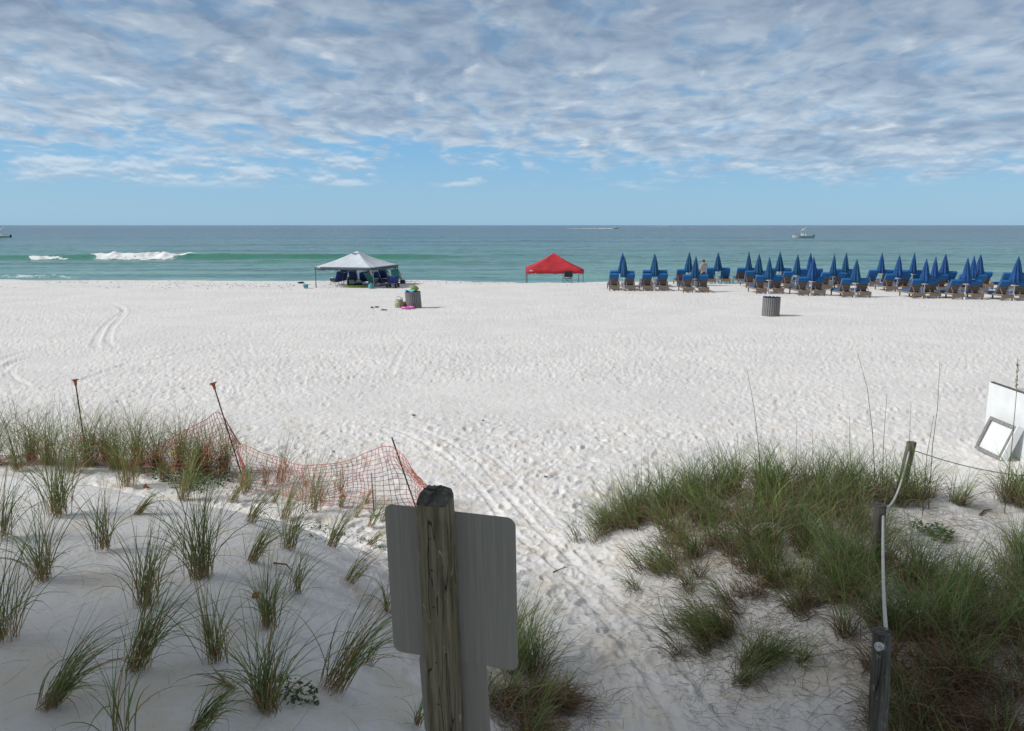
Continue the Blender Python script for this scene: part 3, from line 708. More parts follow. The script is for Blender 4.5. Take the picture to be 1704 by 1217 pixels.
# ------------------------------------------------------------------ planted clumps of beach grass on the left dune
G1 = np.array([.105, .185, .062]); G2 = np.array([.21, .27, .080]); BR = np.array([.30, .19, .085]); DK = np.array([.06, .045, .028])
def clump(px, py, hpx, lean, n, label, wide=.38, wdt=.0064, group='planted clumps of beach grass on the left dune', name='beach_grass_clump', green=.5, drop=.35):
    p = gp(px, py); dist = (p-Vector((0, 0, CH))).length; hgt = hpx*dist/F*1.30; n = int(n*1.05)
    t = thing(name, tuple(p), 0, label, 'grass clump', group)
    az = rng.uniform(0, 2*math.pi, n); L = hgt*rng.uniform(.45, 1.12, n); tilt = np.abs(rng.normal(0, wide*.42, n))
    curl = rng.uniform(.1, 1.0, n)**1.5*1.5*wide/.4
    dr = rng.random(n) < drop; curl[dr] += rng.uniform(.6, 1.5, dr.sum()); tilt[dr] += .2
    base = np.zeros((n, 3)); base[:, 0] = rng.normal(0, .022, n)*(hgt/.5); base[:, 1] = rng.normal(0, .022, n)*(hgt/.5)
    # lean: mix blade direction towards the lean azimuth (0 = right in the picture)
    if lean:
        vx = np.cos(az)*np.sin(tilt)+lean*np.cos(0); vy = np.sin(az)*np.sin(tilt); az = np.arctan2(vy, vx); tilt = np.arctan(np.hypot(vx, vy)); 
    base += np.array(p)[None, :]; base[:, 2] = ground(base[:, 0], base[:, 1], False)-.01
    mixv = np.clip(rng.normal(green, .35, (n, 1)), 0, 1); c = G1*(1-mixv)+G2*mixv; dead = rng.random(n) < .22; c[dead] = BR*1.1; dr2 = rng.random(n) < .06; c[dr2] = np.array([.50, .42, .24])
    c *= rng.uniform(.75, 1.3, (n, 1)); cb = BR[None, :]*rng.uniform(.6, 1.25, (n, 1))
    o = blade_obj('blades', base, az, L, tilt, curl, np.full(n, wdt)*rng.uniform(.7, 1.3, n), c, cb)
    o.parent = t; o.matrix_parent_inverse = Matrix.Translation(-p)
    return t
C = [ # px, py, height px, lean, blades, label
 (4, 897, 110, .1, 70, 'tall dark beach grass clump at the left picture edge, level with the brown stick'),
 (95, 860, 120, .05, 110, 'tall two-tone clump with a tight stem, left of the fan-shaped clump, below the dense row'),
 (174, 917, 105, 0, 60, 'upright fan-shaped clump with spreading blades, between the tall two-tone clump and the small leaning one'),
 (227, 857, 48, .7, 40, 'short clump leaning hard to the right under the loose orange cap'),
 (303, 834, 80, .25, 90, 'bushy clump at the right end of the dense row, rising from the leafy ground cover'),
 (213, 812, 105, .05, 110, 'full upright clump with a brown foot, standing at the near edge of the dense row'),
 (121, 788, 105, .05, 110, 'brownish green clump in the dense row directly below the left capped stake'),
 (30, 785, 100, -.05, 90, 'dense clump at the left end of the back row'),
 (274, 803, 60, 0, 50, 'clump growing out of the leafy ground cover beside the yellow flowers'),
 (72, 967, 115, 0, 75, 'upright clump with a wide brown foot, one row below the tall two-tone clump'),
 (4, 1069, 165, .08, 80, 'very tall clump cut by the left picture edge in the lower half'),
 (242, 1012, 135, .05, 80, 'tall narrow clump with an ochre foot, above the clump that leans over the bare sand'),
 (229, 1118, 140, .3, 80, 'clump with long blades leaning right, between the rippled sand and the widest clump'),
 (81, 1180, 145, .55, 90, 'large clump leaning right with a low brown foot, nearest the bottom left corner'),
 (198, 1236, 165, .05, 26, 'clump of broad dark green blades rising from the bottom edge of the picture'),
 (336, 964, 150, 0, 120, 'biggest dense clump with a straw-coloured foot in the middle of the left dune'),
 (326, 1220, 95, .6, 60, 'clump at the bottom edge with blades sweeping to the right'),
 (419, 937, 80, .35, 60, 'clump leaning right just right of the biggest dense clump'),
 (481, 917, 92, .2, 60, 'narrow clump left of the creeping vine'),
 (551, 912, 78, .4, 50, 'clump leaning right beside the creeping vine'),
 (616, 878, 62, .35, 36, 'small straw-tipped clump next to the top left corner of the big sign'),
 (493, 991, 92, .18, 40, 'thin clump with a yellowish foot in the open sand below the vine'),
 (579, 972, 72, .55, 45, 'small clump leaning right with an orange foot, left of the sign'),
 (446, 1046, 110, .05, 85, 'full clump with the orange cap caught against its left side'),
 (358, 1103, 120, -.02, 80, 'clump with a straw foot, above the clump of few blades bent left'),
 (553, 1150, 165, .42, 90, 'large clump with long blades swept right, nearest the lower edge of the sign'),
 (444, 1184, 150, .05, 120, 'widest clump, beside two small leafy plants at the bottom of the picture'),
 (391, 1150, 55, -.9, 12, 'few dark blades bent to the left between two large clumps'),
 (610, 1110, 62, .25, 18, 'sparse small clump below the lower left of the big sign'),
 (645, 1022, 60, .05, 32, 'small clump half hidden behind the left edge of the sign'),
 (614, 909, 50, .75, 32, 'low clump bent right against the left edge of the sign'),
 (694, 1212, 60, .1, 34, 'small green clump at the bottom edge left of the small lower sign'),
 (386, 836, 66, .4, 55, 'clump leaning right at the left end of the net row, brown foot'),
 (410, 822, 70, .1, 60, 'yellowish clump close behind the right-leaning clump near stake and net'),
 (415, 872, 72, .4, 50, 'clump leaning right alone on the sand above the biggest dense clump'),
 (474, 866, 76, .25, 60, 'clump with an ochre foot in front of the middle of the net'),
 (521, 853, 108, .1, 60, 'tallest clump in front of the net, with erect tips above it'),
 (442, 811, 48, .05, 34, 'small clump against the net just right of the capped stake'),
 (468, 806, 84, .15, 50, 'dark clump at the net rising above its sagging edge'),
 (510, 812, 42, .05, 30, 'small yellowish clump touching the net behind the tallest clump'),
 (567, 822, 62, .05, 36, 'narrow clump in front of the net, left of the wooden lath'),
 (566, 846, 34, .3, 24, 'tiny clump beside the orange cap below the net'),
 (608, 840, 34, .3, 24, 'tiny straw-coloured clump at the foot of the wooden lath'),
 (532, 836, 36, .2, 26, 'tiny pale clump right behind the tallest clump, at the foot of the net'),
 (590, 862, 36, .4, 24, 'tiny leaning clump between the cap below the net and the sign'),
 (455, 838, 34, .3, 24, 'tiny yellowish clump below the dark clump at the net'),
 (636, 868, 44, .4, 30, 'small clump just above the top edge of the sign'),
]
for c in C: clump(*c)
# the dense back row
BK = [(-12, 775, 95, 'dense clump cut by the left picture edge at the crest of the dune'), (52, 768, 70, 'low dense clump in the back row left of the left capped stake'), (80, 776, 85, 'mid green clump in the back row between two brownish ones'),
      (150, 778, 92, 'dense clump just right of the left capped stake'), (175, 770, 70, 'low clump with reddish thatch in the back row'), (195, 782, 80, 'clump in the back row behind the full upright clump'),
      (232, 775, 84, 'green clump in the back row, centre of the dense strip'), (262, 782, 80, 'fine-bladed clump in the back row left of the yellow flowers'), (300, 780, 84, 'dark green clump in the back row behind the leafy ground cover'),
      (325, 795, 80, 'dark green clump in the back row nearest the right capped stake'), (345, 792, 78, 'round dark clump in front of the right capped stake'), (372, 790, 72, 'last dark clump of the back row, against the net')]
for x, y, h_, lab in BK: clump(x, y, h_*1.05, .03, 170, lab, wide=.45, group='dense back row of beach grass on the left dune', green=.45)

# flat stray blades and thatch on the left dune
def strays(name, label, pix, n, Lr, colr, cat='grass', spread=.25, w=.004, kind='stuff', tiltr=(1.0, 1.5)):
    ps = [gp(*q) for q in pix]; b = []
    for k in range(n):
        p = ps[k % len(ps)]; b.append((p.x+random.gauss(0, spread), p.y+random.gauss(0, spread), 0))
    b = np.array(b); b[:, 2] = ground(b[:, 0], b[:, 1], False)+.004
    L = rng.uniform(*Lr, n); c = np.array(colr)[None, :]*rng.uniform(.5, 1.5, (n, 1))
    o = blade_obj(name, b, rng.uniform(0, 6.28, n), L, rng.uniform(*tiltr, n), rng.uniform(.2, .9, n), np.full(n, w), c, c, jit=.9)
    return tag(o, label, cat, None, kind)
strays('fallen_grass', 'loose dry blades and bits of grass lying on the left dune', [(x, y) for x in range(20, 640, 70) for y in (860, 930, 1000, 1080, 1160)], 260, (.05, .32), (.20, .15, .08), spread=.3, w=.0022)
strays('fallen_grass', 'curved dry stems and litter on the sand of the path and right dune', [(940, 1000), (1000, 1060), (1080, 1120), (1150, 1180), (1220, 1170), (1330, 1120), (1330, 1180), (1000, 1180), (1100, 1000), (1240, 1020), (1320, 1040), (1620, 880), (1560, 900), (930, 1130)], 620, (.03, .30), (.15, .10, .06), spread=.35, w=.0028)

# ------------------------------------------------------------------ right dune: mass of grass
def mass(name, label, patches, kind='stuff', cat='grass', sinks=True):
    B = []; AZ = []; LL = []; TI = []; CU = []; CC = []; CB = []; WD = []
    for (px, py, r, n, hgt, lean, brown) in patches:
        p = gp(px, py); nt = max(1, n//48); tx = p.x+rng.normal(0, r*.55, nt); ty = p.y+rng.normal(0, r*.55, nt)
        k = rng.integers(0, nt, n); x = tx[k]+rng.normal(0, .035, n); y = ty[k]+rng.normal(0, .035, n); tone = rng.normal(0, 1, nt)[k][:, None]
        th = rng.random(n) < brown*1.15+.06
        L = hgt*1.28*rng.uniform(.40, 1.15, n); L[th] *= .80; az = rng.uniform(0, 6.283, n); tilt = np.abs(rng.normal(0, .36, n)); tilt[th] += .35
        vx = np.cos(az)*np.sin(tilt)+lean[0]; vy = np.sin(az)*np.sin(tilt)+lean[1]; az = np.arctan2(vy, vx); tilt = np.arctan(np.hypot(vx, vy))
        cu = rng.uniform(.15, 1.5, n); cu[th] = rng.uniform(.8, 2.2, th.sum())
        m_ = np.clip(rng.normal(.42, .3, (n, 1))+.15*tone, 0, 1); c = G1*(1-m_)+G2*m_; c = c*(1+.18*tone)*rng.uniform(.65, 1.5, (n, 1))*1.18
        c[th] = np.array([.25, .16, .10])*rng.uniform(.5, 1.5, (th.sum(), 1)); st = rng.random(n) < .12; c[st] = np.array([.42, .36, .22])
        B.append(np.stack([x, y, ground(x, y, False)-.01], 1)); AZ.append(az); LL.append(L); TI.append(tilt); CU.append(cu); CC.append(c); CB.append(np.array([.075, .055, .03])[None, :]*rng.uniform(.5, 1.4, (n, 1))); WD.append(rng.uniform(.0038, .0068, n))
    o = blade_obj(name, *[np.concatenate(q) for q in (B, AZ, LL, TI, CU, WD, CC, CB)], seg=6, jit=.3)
    return tag(o, label, cat, None, kind)
PR = [
 # far crest of the mound
 (1140, 838, .30, 520, .55, (-.05, 0), .3), (1180, 825, .32, 620, .58, (-.05, 0), .3), (1230, 822, .32, 620, .60, (0, 0), .35), (1290, 820, .34, 620, .58, (0, 0), .35), (1345, 818, .34, 560, .56, (.03, 0), .35), (1400, 822, .34, 560, .56, (0, 0), .35), (1450, 828, .30, 480, .58, (0, 0), .35), (1490, 835, .22, 260, .55, (0, 0), .35),
 (1200, 865, .32, 560, .5, (-.1, 0), .45), (1260, 862, .34, 600, .5, (0, 0), .5), (1320, 858, .34, 600, .5, (0, 0), .5), (1385, 858, .34, 560, .5, (0, 0), .5), (1140, 872, .26, 340, .48, (-.15, 0), .4),
 (1220, 905, .30, 460, .48, (-.1, -.05), .45), (1285, 905, .32, 520, .5, (0, -.05), .4), (1350, 895, .30, 460, .46, (.05, 0), .5), (1410, 890, .28, 340, .45, (.05, 0), .5),
 (1255, 945, .24, 280, .46, (-.15, -.1), .35), (1320, 945, .26, 280, .46, (0, -.1), .35), (1400, 950, .26, 300, .5, (.0, 0), .35), (1345, 985, .22, 150, .4, (.1, 0), .3),
 (1098, 862, .20, 380, .50, (-.12, 0), .45), (1060, 872, .18, 300, .50, (-.15, 0), .3), (1125, 905, .22, 260, .40, (-.2, -.05), .6), (1170, 925, .24, 320, .42, (-.15, -.05), .5), (1210, 955, .24, 300, .42, (-.2, -.1), .5), (1290, 985, .26, 260, .38, (-.1, -.1), .55), (1360, 1010, .22, 220, .40, (.05, 0), .5), (1240, 1000, .2, 130, .34, (-.3, -.1), .6), (1395, 985, .24, 320, .45, (0, 0), .45), (1010, 880, .14, 160, .40, (-.3, -.05), .3),
 # lower right mass
 (1430, 985, .26, 420, .55, (-.05, 0), .3), (1490, 965, .26, 420, .55, (.05, 0), .35), (1535, 985, .28, 420, .52, (.05, 0), .4), (1590, 1010, .30, 460, .5, (.05, 0), .45), (1650, 1000, .30, 460, .52, (.05, 0), .45), (1710, 980, .3, 420, .52, (0, 0), .4),
 (1450, 1050, .26, 480, .5, (-.1, 0), .4), (1520, 1060, .28, 620, .5, (0, 0), .45), (1590, 1080, .30, 620, .5, (0, 0), .5), (1670, 1070, .30, 620, .5, (0, 0), .5), (1740, 1060, .3, 500, .5, (0, 0), .5),
 (1480, 1120, .22, 460, .38, (-.1, 0), .75), (1545, 1140, .26, 620, .40, (0, 0), .75), (1620, 1150, .28, 640, .42, (0, 0), .7), (1700, 1150, .28, 640, .42, (0, 0), .7),
 (1500, 1210, .22, 520, .4, (-.1, 0), .6), (1580, 1225, .26, 620, .40, (0, 0), .85), (1670, 1230, .26, 620, .40, (0, 0), .85), (1520, 1300, .3, 500, .4, (0, 0), .6), (1640, 1310, .3, 500, .4, (0, 0), .6),
 (1440, 925, .24, 200, .42, (0, 0), .4), (1470, 915, .2, 150, .42, (.05, 0), .4), (1690, 920, .22, 220, .42, (.1, 0), .3), (1715, 950, .22, 240, .45, (0, 0), .3),
]
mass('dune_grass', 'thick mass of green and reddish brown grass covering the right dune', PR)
RC = [ # countable outliers
 ('low grass clump at the left tip of the right dune, bowing over the path', [(1000, 893, .18, 320, .46, (-.35, -.1), .2)]),
 ('erect grass clump with tall pointed stems left of the main mass', [(1042, 872, .18, 420, .58, (-.05, 0), .2)]),
 ('dark erect clump between the left tip and the main mass', [(1085, 858, .20, 420, .60, (0, 0), .25)]),
 ('low clump swept left at the path edge below the mass', [(1100, 965, .24, 420, .42, (-.55, -.1), .35)]),
 ('small upright clump on the thatch beside the path', [(1130, 935, .10, 110, .42, (-.1, 0), .3)]),
 ('wide low clump swept left onto the open sand, green blades', [(1205, 1062, .30, 760, .48, (-.62, -.10), .40), (1160, 1040, .16, 200, .4, (-.7, -.05), .3)]),
 ('arching dark green clump below the wide low clump', [(1262, 1105, .20, 620, .38, (.1, -.35), .25)]),
 ('thin grass clump with pale stems right of the leaning post', [(1540, 835, .16, 150, .55, (.05, 0), .3)]),
 ('sparse arching clump between the leaning post and the right edge', [(1590, 838, .16, 140, .48, (.2, 0), .3)]),
 ('thick clump with brown thatch at the right picture edge', [(1685, 842, .30, 520, .5, (.05, 0), .45), (1720, 835, .3, 400, .5, (0, 0), .45)]),
 ('clump of green grass behind the right edge of the sign', [(852, 1112, .20, 520, .6, (.10, .05), .2)]),
 ('dark brown and green thatch below the sign, spilling right over the sand', [(850, 1180, .20, 520, .38, (.35, -.05), .6), (905, 1165, .16, 360, .32, (.55, 0), .7), (880, 1225, .2, 400, .34, (.3, 0), .6), (940, 1195, .14, 120, .3, (.5, 0), .8)]),
]
for lab, pt in RC:
    o = mass('grass_clump', lab, pt, None, 'grass clump'); o['group'] = 'separate grass clumps of the right dune'; del_ = o
    if 'kind' in o.keys(): del o['kind']
# thatch mat lying flat
strays('thatch', 'flat reddish brown thatch of dead grass on the right dune', [(1180, 940), (1110, 990), (1230, 1000), (1300, 1000), (1380, 1010), (1180, 1090), (1230, 1150), (1300, 960), (1420, 1080), (1430, 1150), (1460, 880), (1540, 880), (1600, 860), (1280, 1060), (1400, 870), (1090, 900)], 2600, (.08, .34), (.18, .12, .08), spread=.26, w=.0035)
strays('thatch', 'flat dark thatch of dead grass under the sign', [(860, 1150), (900, 1180), (930, 1200), (880, 1215), (960, 1170)], 800, (.08, .3), (.14, .09, .06), spread=.15, w=.0035)

# tall seed stalks
def stalk(pts, lab, head=0, r=.0045):
    y0 = pts[0][2]; base = gp(pts[0][0], pts[0][1]); P = [base-Vector((0, 0, .02))]+[at_y(px, py, base.y+dy) for px, py, dy in pts[1:]]
    t = thing('sea_oat_stalk', tuple(base), 0, lab, 'stalk', 'tall stalks of the right dune')
    m = MB().tube([p-base for p in P], [r*(1-.6*k/(len(P)-1)) for k in range(len(P))], 6); m.build('stem', M['stalk'], t, True)
    if head:
        m = MB(); a, b = P[-2]-base, P[-1]-base
        for k in range(46):
            q = random.random()**.8; p = b.lerp(a, q*.9); s = .010*(1-.3*q)
            m.ball(p+Vector((random.gauss(0, .007), random.gauss(0, .007), 0)), s, 4, (.55, .4, 1.5))
        m.build('seed_head', M['plume'], t)
stalk([(1268, 830, 0), (1262, 740, 0), (1255, 680, 0), (1243, 614, .1)], 'tall bare stalk rising highest from the middle of the mound')
stalk([(1458, 830, 0), (1452, 720, 0), (1443, 645, 0), (1427, 588, .1)], 'tallest curved stalk left of the leaning post')
stalk([(1468, 835, 0), (1470, 740, 0), (1476, 655, .05)], 'straight stalk just left of the leaning post')
stalk([(1545, 850, 0), (1552, 740, 0), (1560, 680, 0), (1564, 604, .05)], 'tall slender stalk right of the leaning post')
stalk([(1535, 860, 0), (1542, 760, 0), (1554, 692, .1)], 'shorter brown stalk beside the tall slender one')
stalk([(1672, 850, 0), (1684, 740, 0), (1691, 660, 0), (1693, 597, .02)], 'seed-headed stalk crossing the white box', 1, .005)
stalk([(1083, 860, 0), (1079, 790, 0), (1078, 742, .02)], 'thin stalk above the dark erect clump')
stalk([(1420, 820, 0), (1414, 745, 0), (1414, 693, .02)], 'short straight stalk over the right part of the mound')
for bx, by, tx, ty, lab in ((1320, 822, 1326, 700, 'thin stalk in the middle right of the mound'), (1350, 824, 1352, 715, 'short thin stalk just right of the mound centre'), (1505, 840, 1516, 668, 'erect stalk directly behind the leaning post'), (1020, 885, 1015, 770, 'thin erect stalk at the left end of the dune grass'), (1064, 868, 1067, 745, 'thin erect stalk above the erect clump'), (1235, 835, 1226, 720, 'thin stalk left of the tallest middle one'), (1190, 838, 1196, 735, 'thin leaning blade-like stalk over the left of the mass')):
    stalk([(bx, by, 0), ((bx+tx)/2+2, (by+ty)/2, 0), (tx, ty, .03)], lab, 0, .0036)
# pale arching seed plume in the mound
p = at_y(1262, 884, gp(1262, 925).y-.42); t = thing('seed_plume', tuple(p), 0, 'pale arching seed plume hanging in the middle of the mound', 'plume'); m = MB()
arc = [Vector((.16*math.cos(a)+.06, -.03*a, .10*math.sin(a))) for a in np.linspace(2.9, .25, 12)]
m.tube(arc, .003, 5)
for q in arc[2:]:
    for k in range(3): m.tube([q, q+Vector((-.035+random.gauss(0, .012), random.gauss(0, .012), -.05+random.gauss(0, .01)))], [.005, .002], 4)
m.build('plume', M['plume'], t)

# leafy plants
def leaves(m, c, n, r, h, s, flat=False):
    for k in range(n):
        a = random.uniform(0, 6.28); q = r*math.sqrt(random.random()); p = Vector((c[0]+q*math.cos(a), c[1]+q*math.sin(a), 0))
        p.z = gz(p.x, p.y)+random.uniform(.01, h); R = Rot(random.uniform(-50, 50), random.uniform(-50, 50), random.uniform(0, 360)); L = s*random.uniform(.6, 1.3)
        pts = [(-L, 0, 0), (-L*.35, -L*.38, L*.08), (L*.4, -L*.36, L*.1), (L, 0, 0), (L*.4, L*.36, L*.1), (-L*.35, L*.38, L*.08)]
        m.add([p+R @ Vector(v) for v in pts], [(0, 1, 2, 3, 4, 5)])
def plant(name, px, py, n, r, h, s, lab, cat='plant', elong=None):
    p = gp(px, py); t = thing(name, tuple(p), 0, lab, cat); m = MB()
    cs = [p] if not elong else [gp(*q) for q in elong]
    for c in cs: leaves(m, c, n//len(cs), r, h, s)
    o = m.build('foliage', M['leaf'], t); o.matrix_parent_inverse = Matrix.Translation(-p); return t, p
t, p = plant('beach_sunflower', 340, 812, 1500, .30, .16, .026, 'low leafy ground cover with yellow daisy flowers under the back row', 'plant', [(250, 788), (285, 796), (310, 806), (340, 815), (365, 800), (330, 795)])
for fx_, fy_ in ((289, 753), (288, 783)):
    q = at_y(fx_, fy_, gp(fx_, 800).y-.1); m = MB()
    for k in range(10):
        a = k*.628; m.tube([(0, 0, 0), (.02*math.cos(a), -.004, .02*math.sin(a)), (.032*math.cos(a), -.002, .032*math.sin(a))], [.004, .008, .003], 5)
    fl_ = m.build('flower', M['petal'], t); fl_.location = q-p; MB().ball((0, -.008, 0), .010, 6).build('flower_centre', M['twig'], fl_)
plant('creeping_vine', 540, 884, 170, .10, .05, .018, 'creeping vine with small leaves trailing over the sand beside a clump', 'vine', [(525, 882), (538, 878), (545, 888), (575, 893), (600, 900), (530, 900), (630, 912)])
plant('leafy_seedling', 487, 1168, 120, .10, .12, .019, 'low leafy plant growing against the widest clump', 'plant')
plant('leafy_seedling', 522, 1172, 46, .035, .13, .017, 'small upright leafy seedling alone right of the widest clump', 'plant')
plant('leafy_shrub', 1565, 893, 150, .13, .12, .026, 'small bright green leafy plant on bare sand of the right dune', 'plant')
plant('leafy_shrub', 1532, 884, 70, .09, .08, .022, 'little leafy plant between the green leafy plant and the middle post', 'plant')

# sticks and shells on the sand
def stick(a, b, r, lab):
    A = gp(*a); B = gp(*b); t = thing('driftwood_stick', tuple(A), 0, lab, 'stick')
    mid = (A+B)/2-A+Vector((0, 0, .02)); MB().tube([Vector((0, 0, .012)), mid+Vector((random.gauss(0, .02), random.gauss(0, .02), 0)), B-A+Vector((0, 0, .012))], [r, r*.8, r*.4], 7).build('stick', M['twig'], t, True)
stick((455, 940), (487, 956), .008, 'brown driftwood stick lying between two clumps of the left dune')
stick((1630, 860), (1650, 848), .010, 'short dark stick on the bare sand of the right dune')
stick((920, 955), (945, 948), .006, 'thin twig on the sand path near the left tip of the right dune')
for px, py, r, lab in ((688, 693, .045, 'grey-green shell lying alone on the open beach above the sign'), (804, 701, .03, 'dark scrap of weed on the open beach right of the grey-green shell'), (908, 797, .03, 'dark weed scrap on trampled sand right of the post top')):
    p = gp(px, py); t = thing('shell', (p.x, p.y, p.z+.01), 0, lab, 'shell'); MB().ball((0, 0, 0), r, 6, (1, .8, .5), .3).build('shell_body', M['stone'], t)
def weed(px, py, n, sx, sy, lab):
    m = MB(); c = at_z(px, py, 0)
    for k in range(n):
        x = c.x+random.gauss(0, sx); y = c.y+random.gauss(0, sy); r = random.uniform(.012, .045); m.ball((x, y, gz(x, y)+r*.2), r, 4, (1.6, .8, .35), .5)
    return tag(m.build('seaweed', M['twig']), lab, 'seaweed', None, 'stuff')
weed(350, 476, 260, 6, 1.6, 'scattered dark seaweed along the top of the beach on the left')
weed(800, 471, 180, 8, 1.3, 'scattered dark seaweed along the top of the beach in the middle')
weed(125, 471, 26, .8, .25, 'small heap of dark seaweed near the left swash')

# ------------------------------------------------------------------ white box and framed board at the right
def at_x(px, py, x): d = ray(px, py); return Vector((0, 0, CH)) + d*(x/d.x)
def white_boards():
    top = at_x(1648, 634, 8.80); H_ = top.z; L = 4.2; yaw = rad(-91.5)
    t = thing('white_board', (top.x, top.y, -.02), yaw, 'large white board with a dark top edge, standing at the right picture edge', 'board')
    MB().box((L/2, 0, H_/2), (L, .03, H_)).build('panel', M['whiteboard'], t)
    MB().box((L/2+.03, 0, H_+.010), (L-.06, .045, .022)).build('top_edge', M['round_post'], t)
    for k in (.6, 2.4): MB().box((k, .36, .36), (.05, .9, .05), Rot(-46)).build('brace', M['slat'], t)
    c = at_y(1691, 644, top.y+.5); t2 = thing('white_board', (c.x, c.y, -.02), rad(-8), 'second white board just behind the large one, only its upper corner showing', 'board')
    MB().box((1.0, 0, c.z/2), (2.0, .03, c.z)).build('panel', M['whiteboard'], t2)
    MB().box((.05, .045, c.z/2-.02), (.05, .05, c.z-.04)).build('batten', M['slat'], t2)
white_boards()
def framed():
    BL = at_z(1622, 746, 0); BRr = at_z(1664, 767, 0); w_ = (BRr-BL).length; ux = (BRr-BL).normalized()
    TLt = at_x(1647, 692, 8.66); up = TLt-BL; hgt = up.length; upn = up.normalized(); n = ux.cross(upn).normalized(); upn = n.cross(ux)
    t = thing('framed_board', tuple(BL), 0, 'small white board in a weathered wooden frame leaning against the large white board', 'board')
    Mx = Matrix((ux, n, upn)).transposed().to_4x4()
    def pl(o): o.matrix_basis = Mx; return o
    e = .065; dd = .035
    pl(MB().box((w_/2, -.024, hgt/2), (w_-.02, .012, hgt-.02)).build('panel', M['whiteboard'], t))
    for c, q in (((w_/2, 0, e/2), (w_, dd, e)), ((w_/2, 0, hgt-e/2), (w_, dd, e)), ((e/2, .003, hgt/2), (e, dd, hgt-2*e-.002)), ((w_-e/2, .003, hgt/2), (e, dd, hgt-2*e-.002))):
        pl(MB().box(c, q).build('frame_bar', M['slat'], t))
    pl(MB().box((w_+.018, -.04, hgt/2+.02), (.03, .12, hgt)).build('side_board', M['whiteboard'], t))
framed()

# ------------------------------------------------------------------ trash barrels
def barrel(px, py, lab, liner, lean=0):
    p = at_z(px, py, 0); p.z = gz(p.x, p.y)-.03; t = thing('trash_barrel', tuple(p), 0, lab, 'trash barrel', 'slatted trash barrels on the beach'); t.rotation_euler = (0, rad(lean), .3)
    n = 26; R = .37; inner = MB().lathe([(R-.03, .03), (R-.03, .84), (R-.05, .86), (R-.06, .84), (R-.06, .2), (.02, .18)], 24).build('drum', liner, t)
    for k in range(n):
        a = k*2*math.pi/n; m = MB().box((0, 0, .42+random.uniform(-.006, .006)), (.026, .066, .84), bev=.004); o = m.build('slat', M['slat'], t); o.location = (R*math.cos(a), R*math.sin(a), 0); o.rotation_euler = (0, 0, a)
    for z in (.16, .70): MB().lathe([(R-.024, z), (R-.016, z+.01), (R-.016, z+.03), (R-.024, z+.04)], 26).build('band', M['steel'], t)
    return t
b2 = barrel(1282, 526, 'grey slatted trash barrel with a blue liner, standing alone in front of the loungers', M['navy'], 1)
m = MB(); 
for k in range(12):
    a = k*.5236+.2; m.ball((.33*math.cos(a), .33*math.sin(a), .86), .05, 5, (1.2, 1.2, .5), .4)
m.build('liner_rim', M['navy'], b2)
b1_ = barrel(689, 512, 'grey slatted trash barrel with towels heaped on it, near the white canopy', M['navy'], -4)
bp = b1_.location.copy()
def small(name, off, lab, cat, builder, mt, rz=0, base=None, smooth=True):
    b = base if base is not None else bp; t = thing(name, (b.x+off[0], b.y+off[1], b.z+off[2]), rz, lab, cat); builder(MB()).build('body', mt, t, smooth); return t
t = small('ball', (.05, 0, .90), 'lime and black bag sitting on top of the left barrel', 'bag', lambda m: m.ball((0, 0, .10), .15, 8, (1.3, .8, .85), .3), M['lime'])
t.name = 'lime_bag'; MB().tube([(-.1, -.1, .2), (-.02, -.13, .3), (.08, -.1, .22)], .012, 6).build('strap', M['black'], t, True)
def towel(m):
    rows = [[(x+.02*math.sin(y*30), y, .05+.05*math.sin(x*14+y*9)-.1*max(0, abs(x)-.18)) for x in np.linspace(-.28, .26, 12)] for y in np.linspace(-.25, .2, 8)]
    return m.sheet(rows, .02)
small('towel', (-.12, -.08, .85), 'aqua towel draped over the rim of the left barrel', 'towel', towel, M['aqua'])
def bagb(w_, d_, h_):
    def f(m):
        m.lathe([(w_*.42, 0), (w_*.5, .03), (w_*.53, h_*.45), (w_*.45, h_*.9), (w_*.40, h_), (w_*.36, h_*.96), (w_*.2, h_*.9)], 16, rf=lambda a, z: 1+.06*math.sin(3*a+z*9)); return m
    return f
t = small('tote_bag', (-.75, .05, .03), 'pale yellow patterned tote bag beside the left barrel', 'bag', bagb(.42, .3, .42), M['yellow']); MB().tube([(-.1, 0, .38), (-.07, 0, .56), (.07, 0, .56), (.1, 0, .38)], .012, 6).build('handle', M['teal'], t, True)
t = small('brown_bag', (-.45, -.08, .03), 'brown sack slumped against the left barrel', 'bag', lambda m: m.ball((0, 0, .14), .2, 8, (1.1, .9, .85), .12), M['brown']); MB().tube([(-.1, 0, .25), (0, -.05, .35), (.1, 0, .25)], .012, 6).build('strap', M['black'], t, True)
t = small('bottle', (-.6, .12, .03), 'dark bottle standing between the tote bag and the brown sack', 'bottle', lambda m: m.lathe([(.045, 0), (.05, .02), (.05, .34), (.02, .44), (.02, .52), (.01, .53)], 12), M['black'])
def ring(m):
    N, K = 28, 10; V = []; Fc = []
    for i in range(N):
        a = i*2*math.pi/N
        for k in range(K):
            b = k*2*math.pi/K; r = .27+.07*math.cos(b); V.append((r*math.cos(a), r*math.sin(a)*.9, .07+.065*math.sin(b)+.02*math.sin(2*a)))
    for i in range(N):
        for k in range(K): Fc.append((i*K+k, ((i+1) % N)*K+k, ((i+1) % N)*K+(k+1) % K, i*K+(k+1) % K))
    return m.add(V, Fc)
small('swim_ring', (-.22, -.62, .03), 'pink swim ring lying flat in front of the left barrel', 'swim ring', ring, M['pink'])
